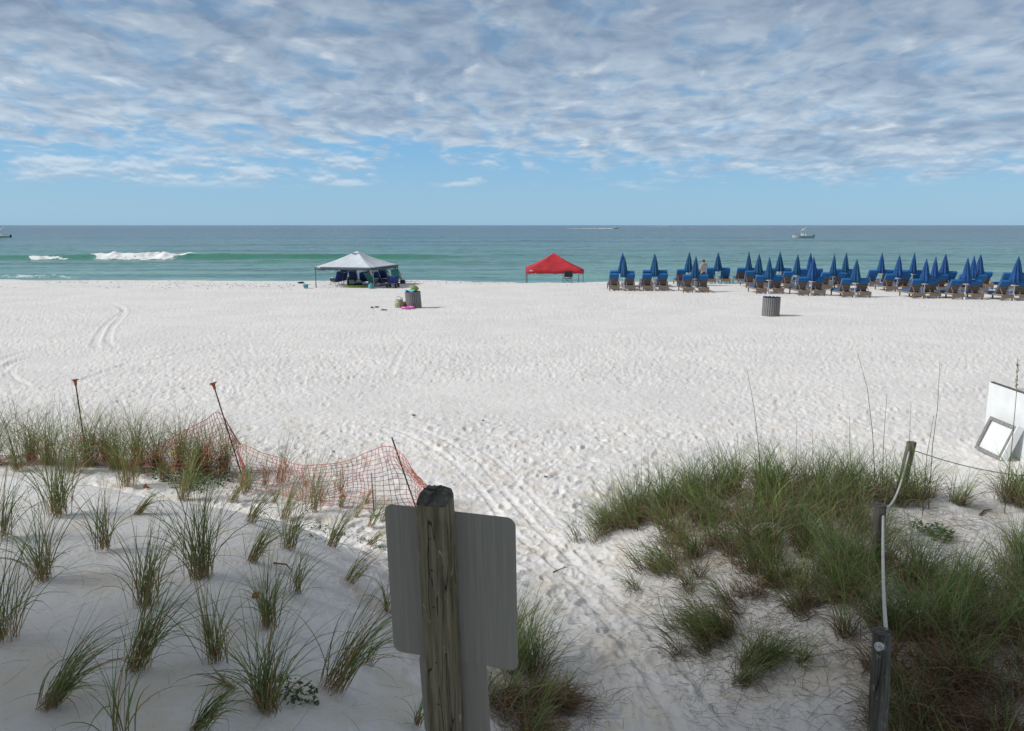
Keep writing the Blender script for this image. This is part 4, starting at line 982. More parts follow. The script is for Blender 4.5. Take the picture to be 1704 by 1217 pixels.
for (px, py, lab) in ((619, 513, 'leftmost of the three dark sandals on the open sand'), (627, 512, 'middle one of the three dark sandals'), (639, 517, 'sandal nearest the barrel, lying on its own')):
    p = at_z(px, py, 0); p.z = gz(p.x, p.y)+.01; t = thing('sandal', tuple(p), random.uniform(0, 3), lab, 'sandal', 'sandals left on the sand')
    MB().box((0, 0, .02), (.11, .28, .035), bev=.012).build('sole', M['black'], t); MB().tube([(-.045, .02, .03), (0, .08, .08), (.045, .02, .03)], .010, 6).build('strap', M['dark'], t)
p = at_z(509, 480, 0); p.z = gz(p.x, p.y)
t = small('sand_pail', (0, 0, .0), 'aqua bucket and towel lying left of the white canopy', 'bucket', lambda m: m.lathe([(.12, 0), (.14, .02), (.17, .24), (.18, .26), (.16, .25), (.11, .04)], 18), M['aqua'], base=p); MB().tube([(-.16, 0, .24), (-.1, -.15, .15), (.1, -.15, .15), (.16, 0, .24)], .012, 6).build('handle', M['dark'], t)
p2 = at_z(501, 473, 0); p2.z = gz(p2.x, p2.y)
small('dropped_cloth', (0, 0, .03), 'small dark cloth on the sand behind the aqua bucket', 'cloth', lambda m: m.ball((0, 0, .04), .16, 6, (1.5, .8, .4), .3), M['dark'], base=p2)

# ------------------------------------------------------------------ canopies
def canopy(cx, cy, w_, d_, rz, eave, peak, val, cloth, valm, lab, leg_b, logo=False, leglow=0.):
    gz0 = gz(cx, cy); t = thing('canopy_tent', (cx, cy, gz0), rz, lab, 'canopy tent', 'pop-up canopy tents at the top of the beach')
    m = MB(); n = 14; hx, hy = w_/2, d_/2; V = []; Fc = []
    # four faces with slight sag
    for s_, (A_, B_) in enumerate((((-hx, -hy), (hx, -hy)), ((hx, -hy), (hx, hy)), ((hx, hy), (-hx, hy)), ((-hx, hy), (-hx, -hy)))):
        o = len(V)
        for i in range(n+1):
            k = i/n
            for j in range(n+1):
                f_ = j/n; ex = A_[0]+(B_[0]-A_[0])*f_; ey = A_[1]+(B_[1]-A_[1])*f_
                z = eave+(peak-eave)*k - .07*math.sin(k*3.14)*(1-.0*f_) - .05*math.sin(f_*3.14)*(1-k)*0 - .06*math.sin(k*3.14)*math.sin(f_*3.14)
                V.append((ex*(1-k), ey*(1-k), z))
        for i in range(n):
            for j in range(n): q = o+i*(n+1)+j; Fc.append((q, q+1, q+n+2, q+n+1))
    m.add(V, Fc); roof = m.build('canopy_top', cloth, t, True)
    sol = roof.modifiers.new('thick', 'SOLIDIFY'); sol.thickness = .012
    m = MB()
    for (A_, B_, ox, oy) in (((-hx, -hy), (hx, -hy), 0, -1), ((hx, -hy), (hx, hy), 1, 0), ((hx, hy), (-hx, hy), 0, 1), ((-hx, hy), (-hx, -hy), -1, 0)):
        rows = []
        for kk in (0, .5, 1):
            rows.append([(A_[0]+(B_[0]-A_[0])*f_+ox*(.012+.02*kk*math.sin(f_*19)), A_[1]+(B_[1]-A_[1])*f_+oy*(.012+.02*kk*math.sin(f_*17)), eave+.012-val*kk-.05*math.sin(f_*3.14)*(1-kk)*0) for f_ in np.linspace(0, 1, 16)])
        V = [Vector(p) for r in rows for p in r]; Fc = [(i*16+j, i*16+j+1, (i+1)*16+j+1, (i+1)*16+j) for i in range(2) for j in range(15)]
        m.add(V, Fc)
    vo = m.build('valance', valm, t, True); sol = vo.modifiers.new('thick', 'SOLIDIFY'); sol.thickness = .01
    if logo:
        MB().box((-hx+.3, -hy-.022, eave-val*.55), (.26, .012, .07)).add([(-hx+.16, -hy-.03, eave-val*.35), (-hx+.46, -hy-.03, eave-val*.35), (-hx+.31, -hy-.03, eave-val*.0)], [(0, 1, 2)]).build('logo', M['white'], vo)
    for sx, sy_ in ((-1, -1), (1, -1), (1, 1), (-1, 1)):
        x, y = sx*(hx-.03), sy_*(hy-.03); ca, sa = math.cos(rz), math.sin(rz); gg = gz(cx+x*ca-y*sa, cy+x*sa+y*ca)-gz0
        lg = MB().box((x, y, (eave+gg)/2-.03), (.045, .045, eave-gg+.02)).build('leg', leg_b, t)
        MB().box((x, y, gg+.012), (.12, .12, .02)).build('foot', leg_b, lg)
    tr = MB()
    for (A_, B_) in (((-hx, -hy), (hx, -hy)), ((hx, -hy), (hx, hy)), ((hx, hy), (-hx, hy)), ((-hx, hy), (-hx, -hy))):
        P = [Vector((A_[0]+(B_[0]-A_[0])*k/4, A_[1]+(B_[1]-A_[1])*k/4, 0))*.98 for k in range(5)]
        for k in range(4):
            z0, z1 = (eave-.08, eave-.34) if k % 2 == 0 else (eave-.34, eave-.08)
            tr.tube([P[k]+Vector((0, 0, z0)), P[k+1]+Vector((0, 0, z1))], .011, 5); tr.tube([P[k]+Vector((0, 0, z1)), P[k+1]+Vector((0, 0, z0))], .011, 5)
    tr.build('truss', leg_b, t)
    return t
# red
fl = at_z(876.5, 469.5, 0); fr = at_z(971, 469.5, 0); wr = (fr-fl).length
red = canopy((fl.x+fr.x)/2, fl.y+wr/2*.94, wr, wr*.94, 0, 1.26, 2.38, .30, M['red'], M['red'], 'red pop-up canopy with thin grey legs at the water side of the beach', M['steel'], True)
# white
wl = at_z(527.8, 478, 0); wrr = at_z(619, 481, 0); dw = wrr-wl; rzw = math.atan2(dw.y, dw.x)*.55-.05; ww = dw.length
ctr = (wl+wrr)/2+Vector((-math.sin(rzw), math.cos(rzw), 0))*ww/2
white = canopy(ctr.x, ctr.y, ww, ww*.98, rzw, 1.32, 2.30, .19, M['tentwhite'], M['valance'], 'white pop-up canopy with a grey valance sheltering beach chairs', M['steel'], True)
MB().tube([(-.25, -.30, 2.17), (0, -.36, 2.13), (.22, -.30, 2.17)], [.02, .035, .02], 6).build('vent', M['valance'], white)

# ------------------------------------------------------------------ folding chairs
def beach_chair(x, y, rz, cloth, lab, tall=.82, group='low folding chairs under and beside the white canopy'):
    t = thing('beach_chair', (x, y, gz(x, y)), rz, lab, 'beach chair', group)
    R = Rot(-28)
    m = MB(); rows = [[Vector((xx, .22+.45*v*0+.0, .24)) for xx in np.linspace(-.27, .27, 6)] for v in (0,)]
    seat = [[(xx, yy, .25-.05*math.sin((yy+.2)/.45*3.14)*math.cos(xx*4)) for xx in np.linspace(-.27, .27, 6)] for yy in np.linspace(-.2, .25, 6)]
    MB().sheet(seat, .012).build('seat', cloth, t)
    back = []
    for k in np.linspace(0, 1, 8):
        back.append([(xx, -.2-k*tall*.62*.75, .25+k*tall*.80-.0+.0) for xx in np.linspace(-.27, .27, 6)])
    back = [[(p[0], p[1]-.04*math.sin(i/7*3.14)*math.cos(p[0]*4), p[2]) for p in r] for i, r in enumerate(back)]
    MB().sheet(back, .014).build('backrest', cloth, t)
    tp = (-.2-tall*.465, .25+tall*.8)
    f = MB()
    for s_ in (-1, 1):
        xx = s_*.29
        f.tube([(xx, -.1, .1), (xx, -.2, .24), (xx, tp[0]-.01, tp[1]+.01)], .012, 6)
        f.tube([(xx, .28, .02), (xx, .25, .26), (xx, -.2, .26)], .012, 6)
        f.tube([(xx, .25, .02), (xx, -.35, .50)], .011, 6); f.tube([(xx, -.42, .02), (xx, .2, .48)], .011, 6)
    f.tube([(-.29, tp[0]-.01, tp[1]+.01), (.29, tp[0]-.01, tp[1]+.01)], .012, 6); f.tube([(-.29, -.42, .02), (.29, -.42, .02)], .012, 6)
    f.build('frame', M['steel'], t, True)
    for s_ in (-1, 1): MB().box((s_*.3, .0, .5), (.055, .46, .025), bev=.008).build('armrest', M['white'], t)
    return t
def wpt(px, py): p = at_z(px, py, 0); return p.x, p.y
for px, py, rz, lab, tl in ((560, 475, .75, 'leftmost navy folding chair under the white canopy, tilted sideways', .85), (568, 473.5, .6, 'second navy chair from the left, close beside the leftmost one', .9), (590, 472, 0, 'tall navy folding chair in the middle, behind the dark cooler bag', 1.0),
                        (606.5, 474, .1, 'navy folding chair right of the striped bag', .78), (613.5, 473.5, -.1, 'navy folding chair left of the people under the canopy', .78), (634.5, 476, -.5, 'navy folding chair with a pale frame seen from the side, left of the cart', .9), (645, 475, -.4, 'navy folding chair right behind the blue cart', .98)):
    beach_chair(*wpt(px, py), rz, M['navy'], lab, tl)
ch1 = beach_chair(*wpt(641, 468.5), -.1, M['teal'], 'left teal chair with a seated person, right of the canopy', .8)
ch2 = beach_chair(*wpt(660.5, 470), -.1, M['teal'], 'right teal chair with a seated person in a straw hat', .8)
# camp chair in the red tent
def camp_chair(x, y, lab):
    t = thing('camp_chair', (x, y, gz(x, y)), .15, lab, 'camp chair')
    MB().sheet([[(xx, yy, .44-.05*math.cos(xx*5)) for xx in np.linspace(-.27, .27, 6)] for yy in np.linspace(-.22, .24, 5)], .012).build('seat', M['dark'], t)
    MB().sheet([[(xx, -.24-.05*k, .50+.40*k) for xx in np.linspace(-.29, .29, 6)] for k in np.linspace(0, 1, 6)], .014).build('backrest', M['dark'], t)
    f = MB()
    for a, b in (((-.3, -.26, .01), (.3, -.22, .45)), ((.3, -.26, .01), (-.3, -.22, .45)), ((-.3, .26, .01), (.3, .24, .45)), ((.3, .26, .01), (-.3, .24, .45)), ((-.3, -.26, .01), (-.3, .25, .42)), ((.3, -.26, .01), (.3, .25, .42)), ((-.3, -.25, .4), (-.3, -.3, .91)), ((.3, -.25, .4), (.3, -.3, .91)), ((-.3, .25, .01), (-.3, .25, .6)), ((.3, .25, .01), (.3, .25, .6))): f.tube([a, b], .012, 6)
    f.build('frame', M['steel'], t)
    for s_ in (-1, 1): MB().box((s_*.31, -.02, .61), (.07, .56, .02)).build('armrest', M['dark'], t)
x, y = wpt(944.5, 469.3); camp_chair(x, y, 'dark folding camp chair facing the sea under the red canopy')

# things among the chairs
def grp(x, y): return Vector((x, y, gz(x, y)))
q = grp(*wpt(592, 478)); t = thing('boogie_board', tuple(q), .05, 'lime green foam board lying in front of the chairs', 'board')
def board(L_, W_): 
    pts = [(L_*math.cos(a)*(1 if abs(math.cos(a)) < .9 else .97), W_*math.sin(a)) for a in np.linspace(0, 2*math.pi, 28, endpoint=False)]; m = MB()
    pts = [(L_*np.sign(math.cos(a))*abs(math.cos(a))**.45, W_*np.sign(math.sin(a))*abs(math.sin(a))**.6) for a in np.linspace(0, 2*math.pi, 28, endpoint=False)]
    N = len(pts); m.add([(x, y, 0) for x, y in pts]+[(x, y, .07) for x, y in pts], [tuple(range(N-1, -1, -1)), tuple(range(N, 2*N))]+[(k, (k+1) % N, (k+1) % N+N, k+N) for k in range(N)]); return m
board(.62, .35).build('deck', M['lime'], t).location = (0, 0, .05)
q = grp(*wpt(594, 475)); t = thing('skim_board', tuple(q), -.05, 'grey foam board lying behind the lime one', 'board'); o = board(.52, .3).build('deck', M['greyf'], t); o.location = (0, 0, .18); MB().box((0, 0, .09), (.7, .3, .17), bev=.03).build('support', M['dark'], t)
q = grp(*wpt(586, 475)); t = thing('cooler_bag', tuple(q), 0, 'dark open cooler bag in front of the tall navy chair', 'cooler')
MB().box((0, 0, .24), (.62, .34, .44), bev=.04).build('body', M['dark'], t); MB().box((0, .02, .52), (.60, .30, .09), bev=.03).build('lid', M['dark'], t); MB().box((.02, -.178, .22), (.34, .02, .26), bev=.006).build('pocket', M['greyf'], t)
q = grp(*wpt(596.5, 475)); t = thing('striped_bag', tuple(q), 0, 'red and white striped bag between the cooler and a navy chair', 'bag')
bo = MB().box((0, 0, .17), (.36, .22, .32), bev=.03).build('body', M['white'], t)
for k in range(4): MB().box((-.13+k*.085, -.113, .17), (.032, .008, .27)).build('stripe', M['red'], bo)
def cart():
    q = grp(*wpt(654, 478.5)); t = thing('beach_cart', tuple(q), -.15, 'dark blue fabric beach cart on black wheels', 'cart')
    MB().box((0, 0, .52), (.58, .8, .44), bev=.05).build('basket', M['navy'], t)
    for sx in (-1, 1):
        for sy_ in (-.3, .3):
            w0 = MB().tube([(sx*.28-.045, sy_, .14), (sx*.28+.045, sy_, .14)], .14, 16).build('wheel', M['black'], t); MB().tube([(sx*.28-.052, sy_, .14), (sx*.28+.052, sy_, .14)], .05, 10).build('hub', M['steel'], w0)
    MB().box((0, 0, .28), (.5, .7, .04)).build('chassis', M['steel'], t); MB().tube([(0, -.35, .3), (.02, -.55, .5), (.02, -.6, .85)], .015, 6).build('handle', M['steel'], t)
cart()
q = grp(*wpt(617, 480)); t = thing('aqua_bag', tuple(q), 0, 'aqua bag on the sand by the front canopy leg', 'bag'); bagb(.3, .25, .26)(MB()).build('body', M['aqua'], t, True); MB().tube([(-.1, 0, .22), (0, 0, .36), (.1, 0, .22)], .012, 6).build('handle', M['white'], t)
q = grp(*wpt(554, 470)); t = thing('backpack', tuple(q), 0, 'dark backpack on the sand left of the leftmost navy chair', 'bag'); MB().ball((0, 0, .15), .17, 8, (1.3, .8, .9), .10).build('body', M['dark'], t, True); MB().tube([(-.06, -.15, .3), (-.09, -.2, .2), (-.06, -.15, .08)], .015, 6).build('strap', M['black'], t)
q = grp(*wpt(670, 473)); t = thing('dark_bag', tuple(q), 0, 'dark bag beside the right teal chair', 'bag'); bagb(.36, .3, .26)(MB()).build('body', M['dark'], t, True); MB().tube([(-.1, 0, .3), (0, 0, .44), (.1, 0, .3)], .012, 6).build('handle', M['dark'], t)

# ------------------------------------------------------------------ people
def skin_mesh(name, pts, edges, m, parent, sub=2):
    """pts: (x,y,z,r); a continuous skinned surface baked to a mesh"""
    me = bpy.data.meshes.new(name); me.from_pydata([p[:3] for p in pts], edges, []); o = bpy.data.objects.new(name, me); COL.objects.link(o)
    sk = o.modifiers.new('s', 'SKIN'); o.modifiers.new('b', 'SUBSURF').levels = sub
    for i, p in enumerate(pts):
        r = p[3]; r = r if isinstance(r, tuple) else (r, r); me.skin_vertices[0].data[i].radius = r
    me.skin_vertices[0].data[0].use_root = True
    dg = bpy.context.evaluated_depsgraph_get(); nm = bpy.data.meshes.new_from_object(o.evaluated_get(dg)); nm.name = name
    o.modifiers.clear(); o.data = nm; nm.materials.clear(); nm.materials.append(m); nm.polygons.foreach_set('use_smooth', [True]*len(nm.polygons)); o.parent = parent; return o
def person(x, y, rz, lab, pose, shirt, shorts, hat=None, hairm=None, zoff=0.):
    t = thing('person', (x, y, gz(x, y)+zoff), rz, lab, 'person')
    J = pose; pts = []; E = []
    def v(p, r): pts.append(tuple(p)+(r,)); return len(pts)-1
    pel = v(J['pel'], (.15, .11)); wa = v(J['wa'], (.13, .095)); chs = v(J['ch'], (.165, .105)); sh = v(J['shc'], (.13, .09)); nk = v(J['nk'], .055); hd = v(J['hd'], (.078, .09)); ht = v(J['ht'], (.07, .082))
    E += [(pel, wa), (wa, chs), (chs, sh), (sh, nk), (nk, hd), (hd, ht)]
    for s_ in ('L', 'R'):
        a = [v(J[k+s_], r) for k, r in (('sh', .058), ('el', .042), ('wr', .027), ('pm', (.034, .02)))]; E += [(sh, a[0]), (a[0], a[1]), (a[1], a[2]), (a[2], a[3])]
        w_ = Vector(J['wr'+s_]); p_ = Vector(J['pm'+s_]); d = (p_-w_).normalized(); sd_ = d.cross(Vector((0, 1, 0)) if abs(d.y) < .9 else Vector((1, 0, 0))).normalized()
        for k, (of, L) in enumerate(((-.028, .062), (-.010, .075), (.010, .070), (.028, .055))):
            f1_ = v(p_+sd_*of*.8+d*.025, .0095); f2 = v(p_+sd_*of+d*(.03+L), .008); E += [(a[3], f1_), (f1_, f2)]
        th = v(w_.lerp(p_, .5)+sd_*-.045+d*.03, .010); E += [(a[2], th)]
        l = [v(J[k+s_], r) for k, r in (('hp', .088), ('kn', .058), ('an', .036), ('to', (.04, .028)))]; E += [(pel, l[0]), (l[0], l[1]), (l[1], l[2]), (l[2], l[3])]
    skin_mesh('body', pts, E, M['skin'], t)
    face = MB(); hd_ = Vector(J['hd']); fw = Vector(J['fw']).normalized(); rt = fw.cross(Vector((0, 0, 1))).normalized()
    face.ball(hd_+fw*.098+Vector((0, 0, -.0)), .016, 5, (.7, .7, 1.3))
    for s_ in (-1, 1): face.ball(hd_+rt*s_*.085, .022, 5, (.5, .7, 1.2))
    face.build('nose_and_ears', M['skin'], t, True)
    ey = MB()
    for s_ in (-1, 1): ey.ball(hd_+fw*.085+rt*s_*.03+Vector((0, 0, .03)), .010, 5)
    ey.ball(hd_+fw*.086+Vector((0, 0, -.045)), .014, 5, (1.4, .5, .4)); ey.build('eyes_and_mouth', M['hair'], t)
    # shirt and shorts
    def sc(p, r): return tuple(p)+(r,)
    P = [sc(J['pel'], (.165, .125)), sc(J['wa'], (.15, .115)), sc(J['ch'], (.182, .122)), sc(J['shc'], (.142, .104))]; e = [(0, 1), (1, 2), (2, 3)]
    for s_ in ('L', 'R'):
        i = len(P); P += [sc(J['sh'+s_], .072), sc(Vector(J['sh'+s_]).lerp(Vector(J['el'+s_]), .75), .062)]; e += [(3, i), (i, i+1)]
    skin_mesh('shirt', P, e, shirt, t)
    P = [sc(Vector(J['pel'])+Vector((0, 0, .04)), (.160, .12)), sc(J['pel'], (.172, .13))]; e = [(0, 1)]
    for s_ in ('L', 'R'):
        i = len(P); P += [sc(J['hp'+s_], .105), sc(Vector(J['hp'+s_]).lerp(Vector(J['kn'+s_]), .7), .088)]; e += [(1, i), (i, i+1)]
    skin_mesh('shorts', P, e, shorts, t)
    hr = MB(); c = hd_+Vector((0, 0, .05))-fw*.018; hr.ball(c, .098, 8, (.95, 1.0, .92), .03); hr.build('hair', hairm or M['hair'], t, True)
    if hat:
        MB().lathe([(.20, 0), (.205, .006), (.11, .02), (.105, .09), (.08, .12), (.02, .125)], 20, tuple(hd_+Vector((0, 0, .075)))).build('hat', hat, t, True)
    return t
stand = dict(pel=(0, 0, .95), wa=(0, 0, 1.08), ch=(0, .01, 1.27), shc=(0, 0, 1.41), nk=(0, .01, 1.50), hd=(0, .02, 1.60), ht=(0, .015, 1.68), fw=(.5, .8, -.2),
    shL=(-.18, 0, 1.42), elL=(-.24, -.03, 1.14), wrL=(-.20, .16, .98), pmL=(-.17, .24, .97), shR=(.18, 0, 1.42), elR=(.29, -.06, 1.16), wrR=(.22, .14, 1.02), pmR=(.18, .22, 1.02),
    hpL=(-.10, 0, .90), knL=(-.12, .03, .50), anL=(-.13, -.02, .08), toL=(-.14, .14, .03), hpR=(.10, 0, .90), knR=(.13, .04, .50), anR=(.15, .02, .08), toR=(.17, .18, .03))
sit = dict(pel=(0, -.08, .33), wa=(0, -.16, .44), ch=(0, -.26, .62), shc=(0, -.33, .76), nk=(0, -.36, .85), hd=(0, -.36, .96), ht=(0, -.37, 1.04), fw=(0, 1, 0),
    shL=(-.19, -.32, .76), elL=(-.31, -.12, .56), wrL=(-.30, .12, .54), pmL=(-.30, .20, .54), shR=(.19, -.32, .76), elR=(.31, -.12, .56), wrR=(.30, .12, .54), pmR=(.30, .20, .54),
    hpL=(-.10, -.04, .33), knL=(-.13, .36, .46), anL=(-.14, .66, .09), toL=(-.15, .80, .05), hpR=(.10, -.04, .33), knR=(.14, .38, .44), anR=(.15, .74, .09), toR=(.16, .88, .05))
x, y = wpt(1169.5, 477.5); person(x, y, .35, 'person in a pale patterned shirt standing with back turned among the folded umbrellas', stand, M['shirt'], M['shorts'])
person(ch1.location.x, ch1.location.y, -.1, 'seated person with fair hair in the left teal chair', sit, M['teal'], M['shorts'], None, M['straw'])
person(ch2.location.x, ch2.location.y, -.1, 'seated person in a straw hat and pale shirt in the right teal chair', sit, M['shirt'], M['shorts'], M['straw'])
x, y = wpt(622, 476.5); c3 = beach_chair(x, y, -.95, M['teal'], 'teal chair turned sideways between the navy chairs', .8)
person(x, y, -.95, 'person in aqua clothes sitting sideways with bare legs by the front canopy leg', sit, M['aqua'], M['aqua'])

# ------------------------------------------------------------------ loungers and umbrellas
def make_lounger(draped):
    t = thing('beach_lounger', (0, 0, 0))
    f = MB()
    for s_ in (-1, 1): f.box((s_*.305, .98, .30), (.035, 1.9, .10))
    f.box((0, .02, .25), (.64, .03, .20)); f.box((0, 1.93, .28), (.57, .03, .12)); f.build('frame', M['lounger_wood'], t)
    for sx in (-1, 1):
        for y in (.08, 1.85): MB().box((sx*.27, y, .12), (.06, .06, .26)).build('leg', M['lounger_wood'], t)
    MB_ = MB()
    for k in range(9): MB_.box((0, .72+k*.135, .325), (.57, .09, .02))
    MB_.build('seat_slats', M['lounger_wood'], t)
    bk = MB(); R = Rot(0); c0 = Vector((0, .72, .36)); dv = Vector((0, -.52, .854)); nv = Vector((0, .854, .52)); L = .74
    Rm = Matrix((Vector((1, 0, 0)), nv, dv)).transposed()
    for s_ in (-1, 1): bk.box(c0+dv*L/2+Vector((s_*.255, 0, 0)), (.05, .035, L), Rm)
    for k in range(7): bk.box(c0+dv*(.07+k*.105), (.455, .022, .07), Rm)
    for s_ in (-1, 1): bk.tube([c0+dv*.40+Vector((s_*.2, 0, 0)), Vector((s_*.22, .10, .30))], .018, 6)
    bk.build('backrest', M['lounger_wood'], t)
    cu = MB(); cu.box((0, 1.33, .385), (.58, 1.16, .085), bev=.03); cu.box(c0+dv*(L/2+.03)+nv*.065, (.58, .085, L+.05), Rm, .03)
    fl_ = .66 if draped else .24
    cu.box(c0+dv*(L+.045)+nv*.01, (.585, .19, .05), Rm, .02); cu.box(c0+dv*(L+.02-fl_/2)-nv*.055, (.585, .05, fl_), Rm, .02)
    cu.build('cushion', M['blue'], t)
    return t
def make_umbrella(cl):
    t = thing('closed_umbrella', (0, 0, 0))
    MB().tube([(0, 0, 0), (0, 0, 2.16)], .022, 10).build('pole', M['white'], t, True)
    def rf(a, z): return 1+.20*math.cos(8*a+z*1.2)*(1 if z < 2.0 else .3)+.05*math.sin(3*a+z*4)
    MB().lathe([(.10, .88), (.21, .90), (.24, .98), (.22, 1.15), (.165, 1.45), (.115, 1.75), (.065, 2.0), (.035, 2.14), (.012, 2.20), (.004, 2.24)], 48, rf=rf).build('canopy', cl, t, True)
    MB().lathe([(.17, .80), (.185, .805), (.185, .825), (.17, .83)], 20).build('tray', M['white'], t)
    b = MB(); 
    for k in range(3):
        a = k*2.094+.5; b.tube([(0, 0, .42), (.16*math.cos(a), .16*math.sin(a), .03)], .014, 6)
    b.lathe([(.08, .0), (.09, .03), (.05, .10), (.03, .34)], 14); b.build('base', M['white'], t)
    return t
protoL = [make_lounger(False), make_lounger(True)]; protoU = [make_umbrella(M['umb']), make_umbrella(M['umb2'])]; used = {}
ROWS = [
 ('front', 0, [(1035.5, 484.5), (1091, 484.5), (1158.5, 487), (1282, 489.5), (1351.5, 492.5), (1426, 495.5), (1543, 497.5), (1611, 499.5), (1692, 501.5)]),
 ('middle', 1, [(1035.7, 479.5), (1090.5, 479), (1146.5, 477.5), (1262, 480), (1326, 481.5), (1389, 483.5), (1497, 486.5), (1556, 488), (1622, 489)]),
 ('back', 2, [(1195.6, 474), (1247, 474), (1297.8, 475), (1351, 476.5), (1406, 477.5), (1467, 479), (1519, 480), (1573.7, 481.5), (1631.5, 483), (1693.5, 484.5)])]
ORD = ['first', 'second', 'third', 'fourth', 'fifth', 'sixth', 'seventh', 'eighth', 'ninth', 'tenth']
for rn, ri, L in ROWS:
    for i, (px, py) in enumerate(L):
        p = at_z(px, py, 0); rz = rad(-3+random.uniform(-3, 3)-(0 if ri < 2 else 2)); last = i == len(L)-1
        where = 'at the right picture edge' if last else ORD[i]+' from the left'
        for s_, side in ((-1, 'left'), (1, 'right')):
            dr = 1 if (ri == 2 and (i+s_) % 3 != 0) or (ri == 2 and i == 0) else 0
            if dr not in used: o = protoL[dr]; used[dr] = 1
            else: o = copy_tree(protoL[dr])
            lx = s_*.475+random.uniform(-.03, .03); ly = random.uniform(-.05, .05); x = p.x+lx*math.cos(rz)-ly*math.sin(rz); y = p.y+lx*math.sin(rz)+ly*math.cos(rz)
            o.location = (x, y, gz(x, y+.9)-.015); o.rotation_euler = (0, 0, rz+rad(random.uniform(-2.5, 2.5)))
            tag(o, f'{side} lounger{" with cushion over its back" if dr else ""}, {rn} row pair {where}', 'lounger', 'wooden loungers with blue cushions in three rows')
        uk = 1 if (px > 1480 or random.random() < .25) else 0; o = protoU[uk] if ('u', uk) not in used else copy_tree(protoU[uk]); used[('u', uk)] = 1
        ux_ = random.uniform(-.05, .05); uy = .38+random.uniform(-.08, .08); x = p.x+ux_-uy*math.sin(rz); y = p.y+uy
        if ri == 0 and i == 0: x += .12
        o.location = (x, y, gz(x, y)-.01); o.rotation_euler = (rad(random.uniform(-1, 1)), rad(random.uniform(-1.5, 1.5)), random.uniform(0, 6))
        s1 = random.uniform(.96, 1.03); s2 = random.uniform(.85, 1.12); o.scale = (s2, s2*random.uniform(.9, 1.1), s1)
        tag(o, f'closed blue umbrella between the loungers, {rn} row, {where}', 'umbrella', 'closed blue beach umbrellas in three rows')

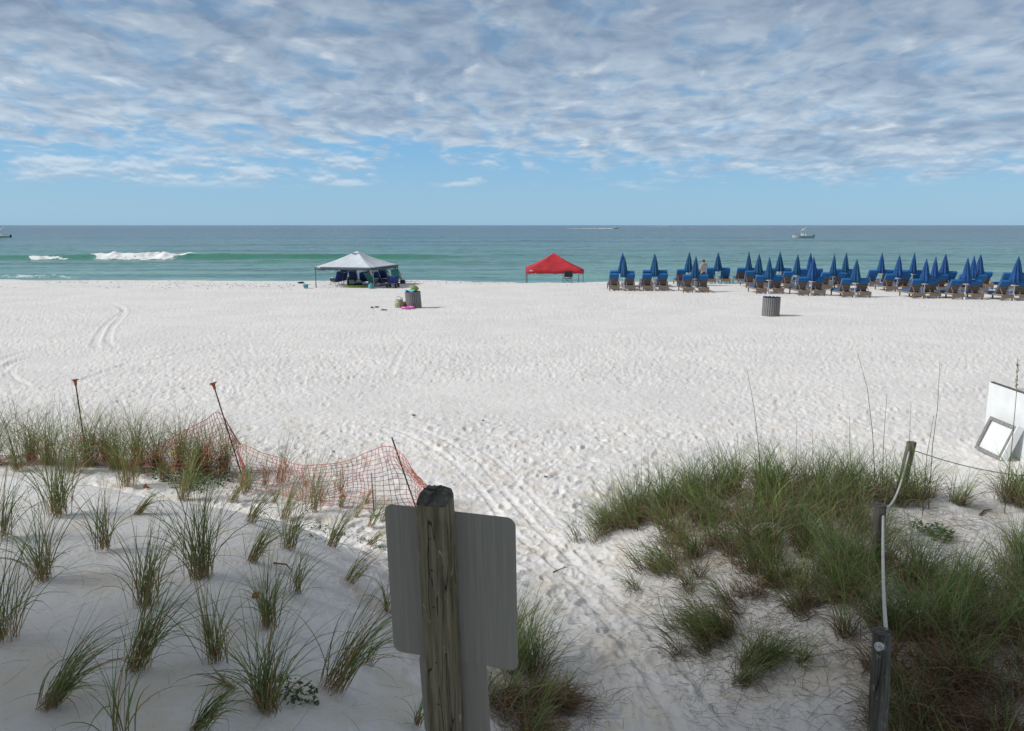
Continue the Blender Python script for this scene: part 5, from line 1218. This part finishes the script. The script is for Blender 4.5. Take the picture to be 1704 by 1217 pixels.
# ------------------------------------------------------------------ boats
def fishing_boat(px, py, L, rz, lab):
    p = at_z(px, py, SEA); t = thing('fishing_boat', (p.x, p.y, SEA), rz, lab, 'boat', 'open fishing boats with canopies off the beach')
    m = MB(); n = 12; V = []; Fc = []; K = 7
    for i in range(n+1):
        u = i/n; x = -L/2+L*u; b = 1.2*(1-max(0, (u-.55)/.45)**2.0) + .02; sheer = .78+.42*max(0, u-.4)**1.5*1.6; keel = -.35*(1-max(0, (u-.75)/.25)**2)
        for k in range(K):
            a = -1+2*k/(K-1); V.append((x+(.25*u*u if abs(a) == 1 else 0), a*b*(1 if abs(a) > .8 else .95), (sheer if abs(a) == 1 else (.05 if abs(a) > .5 else (keel*.6 if abs(a) > .2 else keel)))))
    for i in range(n):
        for k in range(K-1): Fc.append((i*K+k, i*K+k+1, (i+1)*K+k+1, (i+1)*K+k))
    Fc.append(tuple(range(K))); m.add(V, Fc); 
    for i in range(n): m.add([V[i*K], V[(i+1)*K], V[(i+1)*K+K-1], V[i*K+K-1]], [(0, 1, 2, 3)])
    hull = m.build('hull', M['boat'], t); hull.location = (0, 0, 0)
    MB().box((.2, 0, 1.15), (.9, .8, 1.0), bev=.08).build('console', M['boat'], t); MB().box((.62, 0, 1.75), (.06, .75, .4)).build('windshield', M['glass'], t)
    MB().box((-.1, 0, 2.75), (2.2, 1.7, .10), bev=.03).build('hardtop', M['white'], t)
    f = MB()
    for sx in (-.8, .7):
        for s_ in (-.65, .65): f.tube([(sx, s_, .8), (sx*.9, s_*.95, 2.72)], .04, 6)
    f.build('top_frame', M['white'], t)
    MB().box((-.1, 0, 3.25), (1.0, .8, .5), bev=.1).build('upper_helm', M['white'], t)
    rr = MB(); rr.tube([(.2, .2, 3.3), (-1.3, .4, 4.2)], .05, 6); rr.tube([(.2, -.2, 3.3), (-1.3, -.4, 4.2)], .05, 6); rr.build('outrigger', M['white'], t)
    MB().box((-L/2-.25, 0, .75), (.5, .45, 1.1), bev=.1).build('outboard_motor', M['black'], t)
    r2 = MB().tube([(L*.15, .9, 1.35), (L*.45, .2, 1.6), (L*.45, -.2, 1.6), (L*.15, -.9, 1.35)], .03, 6)
    for q in ((L*.15, .9), (L*.15, -.9), (L*.33, .55), (L*.33, -.55)): r2.tube([(q[0], q[1], .85), (q[0], q[1], 1.42)], .03, 6)
    r2.build('bow_rail', M['steel'], t)
    MB().box((-1.1, 0, 1.0), (.5, .9, .7), bev=.1).build('helm_seat', M['white'], t)
    return t
fishing_boat(1336, 396, 7.9, math.pi-.1, 'white fishing boat with a raised canopy at rest, offshore on the right')
fishing_boat(3, 396.0, 6.6, math.pi+.05, 'white fishing boat cut by the left picture edge near the horizon')
def speed_boat(px, py, L, lab, wk):
    p = at_z(px, py, SEA); t = thing('speed_boat', (p.x, p.y, SEA+.15), 0, lab, 'boat', 'speed boats running with white wakes'); t.rotation_euler = (0, rad(-5), 0)
    m = MB(); n = 10; V = []; Fc = []; K = 5
    for i in range(n+1):
        u = i/n; b = 1.3*(1-max(0, (u-.5)/.5)**2)+.02
        for k, a in enumerate((-1, -.7, 0, .7, 1)): V.append((-L/2+L*u, a*b, (1.0+.35*u*u) if abs(a) == 1 else (.1 if a else -.3+.35*u*u)))
    for i in range(n):
        for k in range(K-1): Fc.append((i*K+k, i*K+k+1, (i+1)*K+k+1, (i+1)*K+k))
        Fc.append((i*K, (i+1)*K, (i+1)*K+K-1, i*K+K-1))
    Fc.append(tuple(range(K))); m.add(V, Fc).build('hull', M['boat'], t)
    MB().box((-.5, 0, 1.5), (1.6, 1.6, .9), bev=.2).build('cabin', M['boat'], t); MB().box((.35, 0, 1.65), (.08, 1.4, .6)).build('windshield', M['glass'], t); MB().box((-L/2-.2, 0, 1.2), (.6, .6, 1.1), bev=.1).build('outboard_motor', M['black'], t)
    m = MB()
    for k in range(150):
        q = random.random()**1.5; s = (1-q)*.7+.25; m.ball((p.x-L/2-.5-q*wk, p.y+random.gauss(0, .8+q*2.5), SEA+.12*s), s*random.uniform(.6, 1.6), 4, (3.2, 1.2, .55), .4)
    w0 = m.build('boat_wake', M['boat']); tag(w0, 'white foaming wake trailing behind the '+('nearer' if wk < 90 else 'farther')+' speed boat', 'wake', None, 'stuff')
speed_boat(1024, 380.8, 11, 'white speed boat heading right with a long wake', 62)
speed_boat(1113, 376.6, 14, 'tiny far speed boat on the horizon heading right', 120)
